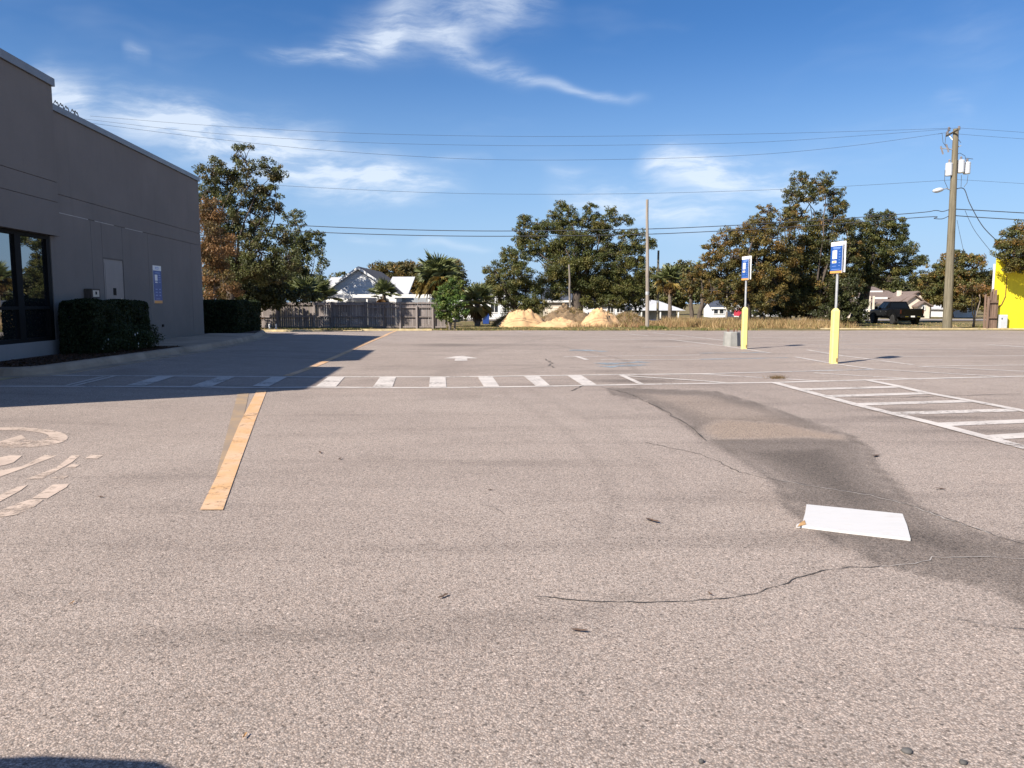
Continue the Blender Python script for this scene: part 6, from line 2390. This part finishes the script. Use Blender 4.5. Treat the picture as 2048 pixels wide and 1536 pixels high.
b1 = G(1667, 727)
sign_post('nearer blue parking sign on a tall yellow bollard', b1, 1.37, 2.99, 0.088, 0.46, 0.76, R(-78))
b2 = G(1488, 698)
sign_post('farther blue parking sign on a yellow bollard beside the concrete block', b2, 1.37, 3.0, 0.088, 0.46, 0.76, R(-80))

# concrete lamp base with rusty bolts
c0 = G(1463, 692)
t = thing('concrete_base', 'weathered concrete lamp base with rusty bolts on top next to the farther sign', 'concrete block', tuple(c0))
mb = MB()


def octr(z, r_):
    return [(c0.x + r_ * math.cos(R(22.5 + 45 * k)), c0.y + r_ * math.sin(R(22.5 + 45 * k)), c0.z + z) for k in range(8)]


mb.loft([octr(-0.02, 0.31), octr(0.47, 0.275), octr(0.50, 0.255)])
mb.build('block', 'concrete_grey', t)
for k, (dx, dy, h) in enumerate(((-0.14, -0.12, 0.12), (0.02, -0.15, 0.09), (0.15, -0.1, 0.14), (-0.12, 0.12, 0.13), (0.12, 0.13, 0.12))):
    mb = MB()
    mb.tube([(c0.x + dx, c0.y + dy, c0.z + 0.5), (c0.x + dx + random.uniform(-.02, .02), c0.y + dy, c0.z + 0.50 + h)], 0.014, 5)
    mb.build('anchor_bolt', 'rust', t)

# white sheet lying on the asphalt
q = [G(1613, 1010, 0.012), G(1700, 1018.5, 0.012), G(1805, 1029, 0.012), G(1814, 1052, 0.012), G(1821, 1079, 0.012), G(1700, 1065, 0.012), G(1604, 1053, 0.012), G(1592, 1053, 0.012), G(1594, 1050, 0.012), G(1605, 1046, 0.012), G(1610, 1028, 0.012)]
t = thing('white_sheet', 'flat white board lying on the wet stained asphalt', 'board', tuple(q[5]))
mb = MB()
mb.prism([p - Vector((0, 0, 0.010)) for p in q], (0, 0, 0.016))
mb.build('panel', 'white_board', t)
mb = MB()
e0, e1 = G(1605, 1046, 0.02), G(1592, 1053, 0.02)
mb.prism([G(1595, 1054, 0.018), G(1612, 1049, 0.019), G(1609, 1041, 0.019), G(1600, 1047, 0.03)], (0, 0, 0.004))
mb.build('torn_corner', 'dead_leaf_tan', t)

# recycling bin, grey board panel and cars far behind
y = 66.0
gg = float(gz(-2, y))
xb_ = P(972, 630, y).x
t = thing('recycling_bin', 'blue wheeled recycling bin beside the shaggy low palm', 'bin', (xb_, y, gg))
mb = MB()
mb.loft([[(xb_ - 0.24, y - 0.26, gg + 0.04), (xb_ + 0.24, y - 0.26, gg + 0.04), (xb_ + 0.24, y + 0.26, gg + 0.04), (xb_ - 0.24, y + 0.26, gg + 0.04)],
         [(xb_ - 0.31, y - 0.34, gg + 0.98), (xb_ + 0.31, y - 0.34, gg + 0.98), (xb_ + 0.31, y + 0.34, gg + 0.98), (xb_ - 0.31, y + 0.34, gg + 0.98)]])
mb.build('body', 'bin_blue', t)
mb = MB()
mb.cbox(xb_ - 0.33, xb_ + 0.33, y - 0.37, y + 0.37, gg + 0.982, gg + 1.06, 0.03)
mb.build('lid', 'bin_blue', t)
for s in (-1, 1):
    mb = MB()
    mb.lathe([(0.1, -0.03), (0.1, 0.03)], (0, 0, 0), 12, Matrix.Translation((xb_ + s * 0.29, y + 0.2, gg + 0.1)) @ Matrix.Rotation(R(90), 4, 'Y'))
    mb.build('wheel', 'tyre', t)
y = 66.5
gg = float(gz(10, y))
xa, xb_ = P(1246, 630, y).x, P(1273, 630, y).x
t = thing('board_screen', 'short grey board fence panel standing behind the weeds', 'fence', ((xa + xb_) / 2, y, gg))
n = 9
for k in range(n):
    x0 = xa + (xb_ - xa) * k / n
    mb = MB()
    mb.box(x0 + 0.006, x0 + (xb_ - xa) / n - 0.006, y, y + 0.025, gg, gg + 1.02 + random.uniform(-0.03, 0.03))
    mb.build('board', 'fence_wood', t)
for zz in (0.25, 0.8):
    mb = MB()
    mb.box(xa, xb_, y + 0.026, y + 0.07, gg + zz, gg + zz + 0.08)
    mb.build('rail', 'fence_wood', t)


def small_car(label, px0, px1, y, col, h=1.4, heading=0.0):
    xa, xb_ = P(px0, 630, y).x, P(px1, 630, y).x
    L = xb_ - xa
    gg = float(gz((xa + xb_) / 2, y)) + 0.05
    cx, s_ = (xa + xb_) / 2, L / 4.4
    t = thing('parked_car', label, 'car', (cx, y, gg), 'cars parked far behind')
    def poly(pts, y0, y1, nm, mt, par=t):
        m_ = MB()
        m_.prism([(cx + a * s_, y0, gg + b) for a, b in pts], (0, y1 - y0, 0))
        return m_.build(nm, mt, par)
    bd = poly([(-2.2, 0.35), (2.2, 0.35), (2.2, 0.75), (1.9, 0.88), (0.9, 0.95), (-1.7, 0.98), (-2.15, 0.9)], y - 0.85, y + 0.85, 'body', col)
    ro = poly([(-1.6, 0.97), (1.0, 0.95), (0.4, h), (-1.0, h)], y - 0.72, y + 0.72, 'cabin', col)
    poly([(-1.35, 1.0), (0.75, 1.0), (0.3, h - 0.07), (-0.9, h - 0.07)], y - 0.735, y - 0.722, 'side_window', 'glass_house', ro)
    for a in (-1.35, 1.35):
        m_ = MB()
        m_.lathe([(0.18, -0.1), (0.32, -0.1), (0.32, 0.1), (0.18, 0.1)], (0, 0, 0), 16, Matrix.Translation((cx + a * s_, y - 0.78, gg + 0.3)) @ Matrix.Rotation(R(90), 4, 'X'))
        w_ = m_.build('wheel', 'tyre', t)
        m_ = MB()
        m_.lathe([(0.0, -0.06), (0.175, -0.06), (0.175, 0.06), (0.0, 0.06)], (0, 0, 0), 12, Matrix.Translation((cx + a * s_, y - 0.80, gg + 0.3)) @ Matrix.Rotation(R(90), 4, 'X'))
        m_.build('rim', 'rim', w_)
    return t


small_car('red car half hidden behind the farther yellow bollard', 1472, 1512, 84.0, 'car_red', 1.2)
small_car('white car parked behind the tree trunks right of the farther sign', 1505, 1580, 81.5, 'car_white')

# ================================================================== SMALL DEBRIS ON THE ASPHALT
def leaf_litter(label, px, py, size, mat, seed):
    rr = random.Random(seed)
    c = G(px, py, 0.006)
    t = thing('fallen_leaf', label, 'leaf', tuple(c), 'fallen leaves on the asphalt')
    a0 = rr.uniform(0, 6.28)
    pts = []
    for k in range(9):
        a_ = 2 * math.pi * k / 9
        r_ = size * (0.5 + 0.25 * math.cos(a_ * 2)) * rr.uniform(0.85, 1.15)
        x, y = r_ * math.cos(a_), r_ * 0.6 * math.sin(a_)
        pts.append((c.x + x * math.cos(a0) - y * math.sin(a0), c.y + x * math.sin(a0) + y * math.cos(a0), c.z + 0.004 + 0.25 * abs(y) + 0.1 * max(0, x)))
    mb = MB()
    mb.add([(c.x, c.y, c.z + 0.002)] + pts, [(0, 1 + k, 1 + (k + 1) % 9) for k in range(9)])
    mb.build('blade', mat, t, fixn=False)
    mb = MB()
    mb.tube([c, (c.x + size * 0.8 * math.cos(a0 + 3.1), c.y + size * 0.8 * math.sin(a0 + 3.1), c.z + 0.006)], 0.0018, 4)
    mb.build('stalk', mat, t)


for i, (px, py, sz, mt, lb) in enumerate([(1305, 1042, 0.085, 'dead_leaf', 'dark curled leaf lying left of the white board'), (887, 1193, 0.045, 'dead_leaf', 'tiny dark leaf in the centre foreground above the tyre smear'),
                                          (1160, 1262, 0.05, 'dead_leaf', 'dark leaf below the long lower crack'), (490, 1472, 0.022, 'dead_leaf_tan', 'tan leaf scrap near the bottom left edge'),
                                          (145, 1206, 0.025, 'dead_leaf_tan', 'orange leaf scrap in the left foreground'), (1752, 912, 0.09, 'dead_leaf', 'dark twig scrap at the right rim of the wet stain'),
                                          (1420, 1188, 0.03, 'dead_leaf', 'tiny dark leaf on the lower crack'), (640, 905, 0.06, 'dead_leaf', 'small dark leaf right of the orange line'),
                                          (680, 918, 0.05, 'dead_leaf', 'small dark leaf farther right of the orange line'), (200, 994, 0.04, 'dead_leaf', 'dark leaf speck right of the worn lettering'),
                                          (980, 980, 0.03, 'dead_leaf', 'tiny dark leaf in the middle of the lot'), (1880, 978, 0.05, 'dead_leaf', 'dark leaf right of the wet stain beyond the crack')]):
    leaf_litter(lb, px, py, sz, mt, i)
for i, (px, py, sz, lb) in enumerate([(1814, 1505, 0.02, 'round dark pebble near the bottom right corner'), (1926, 1528, 0.014, 'small dark pebble at the bottom edge on the right'), (1402, 1526, 0.010, 'dark pebble at the bottom edge right of centre')]):
    c = G(px, py)
    mb = MB()
    rg = []
    for j, (k, z) in enumerate(((0.6, -0.003), (1.0, 0.005), (0.8, 0.011), (0.3, 0.014))):
        rg.append([(c.x + sz * k * math.cos(a_) * (1 + 0.15 * math.sin(3 * a_ + i)), c.y + sz * k * 0.8 * math.sin(a_), c.z + z) for a_ in [2 * math.pi * q_ / 9 for q_ in range(9)]])
    mb.loft(rg)
    o = mb.build('pebble', 'pebble', None, smooth=True)
    tag(o, lb, 'pebble', 'pebbles on the asphalt')
# clump of dry weeds growing through the asphalt
c = G(1555, 757)
n = 160
pp_ = np.stack([c.x + rng.normal(0, 0.09, n), c.y + rng.normal(0, 0.07, n), np.full(n, c.z)], 1)
t = thing('weed_clump', 'small dry weed clump growing on the painted line near the crosswalk', 'weed', tuple(c))
a_ = rng.random(n) * 6.28
d = np.stack([np.cos(a_), np.sin(a_), np.zeros(n)], 1) * 0.006
tip = np.stack([rng.normal(0, 0.05, n), rng.normal(0, 0.05, n), rng.uniform(0.03, 0.10, n)], 1)
V_ = np.stack([pp_ - d, pp_ + d, pp_ + tip], 1)
ti = np.array([(0.16, 0.10, 0.05), (0.10, 0.07, 0.035), (0.22, 0.15, 0.08)])[rng.integers(3, size=n)]
me_ = np_mesh('blades', V_.reshape(-1, 3) - np.array(c), n, 3, ti)
link('blades', me_, 'leaf_dull', t)

# ================================================================== VEHICLE JUST OUT OF FRAME AT THE LEFT (its shadow reaches the bottom left corner)
def suv(label, x, y):
    t = thing('parked_suv', label, 'car', (x, y, 0.02))
    def B(nm, rings, mt, par=t):
        m_ = MB()
        m_.loft(rings)
        return m_.build(nm, mt, par, local=True)
    def ring(yy, z0, z1, hw, c=0.12):
        return [(-hw + 0.06, yy, z0), (-hw, yy, z0 + 0.12), (-hw, yy, z1 - c), (-hw + c, yy, z1), (hw - c, yy, z1), (hw, yy, z1 - c), (hw, yy, z0 + 0.12), (hw - 0.06, yy, z0)]
    B('body', [ring(0.0, 0.40, 0.98, 0.86), ring(-0.15, 0.32, 1.05, 0.92), ring(-2.6, 0.30, 1.04, 0.93), ring(-3.9, 0.32, 0.98, 0.91), ring(-4.55, 0.38, 0.80, 0.82)], 'roof_dark')
    def oval(z, hw, y0, y1, e):
        out_ = []
        for k in range(20):
            a_ = 2 * math.pi * k / 20
            ca, sa = math.cos(a_), math.sin(a_)
            out_.append((hw * math.copysign(abs(ca) ** e, ca), (y0 + y1) / 2 + (y0 - y1) / 2 * math.copysign(abs(sa) ** e, sa), z))
        return out_
    cb_ = B('cabin', [oval(1.02, 0.84, -0.08, -3.2, 0.45), oval(1.42, 0.74, -0.34, -2.5, 0.55), oval(1.53, 0.62, -0.5, -2.25, 0.75), oval(1.59, 0.36, -0.75, -1.9, 0.95)], 'roof_dark')
    for s_ in (-1, 1):
        m_ = MB()
        m_.prism([(s_ * 0.838, -0.35, 1.06), (s_ * 0.838, -2.85, 1.06), (s_ * 0.722, -2.3, 1.45), (s_ * 0.722, -0.5, 1.45)], (s_ * 0.012, 0, 0.003))
        m_.build('side_window', 'glass_house', cb_, local=True)
        for wy in (-0.9, -3.6):
            m_ = MB()
            m_.lathe([(0.2, -0.1), (0.33, -0.1), (0.34, 0.0), (0.33, 0.1), (0.2, 0.1)], (0, 0, 0), 20, Matrix.Translation((s_ * 0.86, wy, 0.33)) @ Matrix.Rotation(R(90), 4, 'Y'))
            w_ = m_.build('wheel', 'tyre', t, local=True)
            m_ = MB()
            m_.lathe([(0.0, -0.07), (0.195, -0.07), (0.195, 0.07), (0.0, 0.07)], (0, 0, 0), 14, Matrix.Translation((s_ * 0.87, wy, 0.33)) @ Matrix.Rotation(R(90), 4, 'Y'))
            m_.build('rim', 'rim', w_, local=True)
    return t


suv('dark vehicle just outside the frame whose roof shadow touches the bottom left corner', -2.92, 1.525)
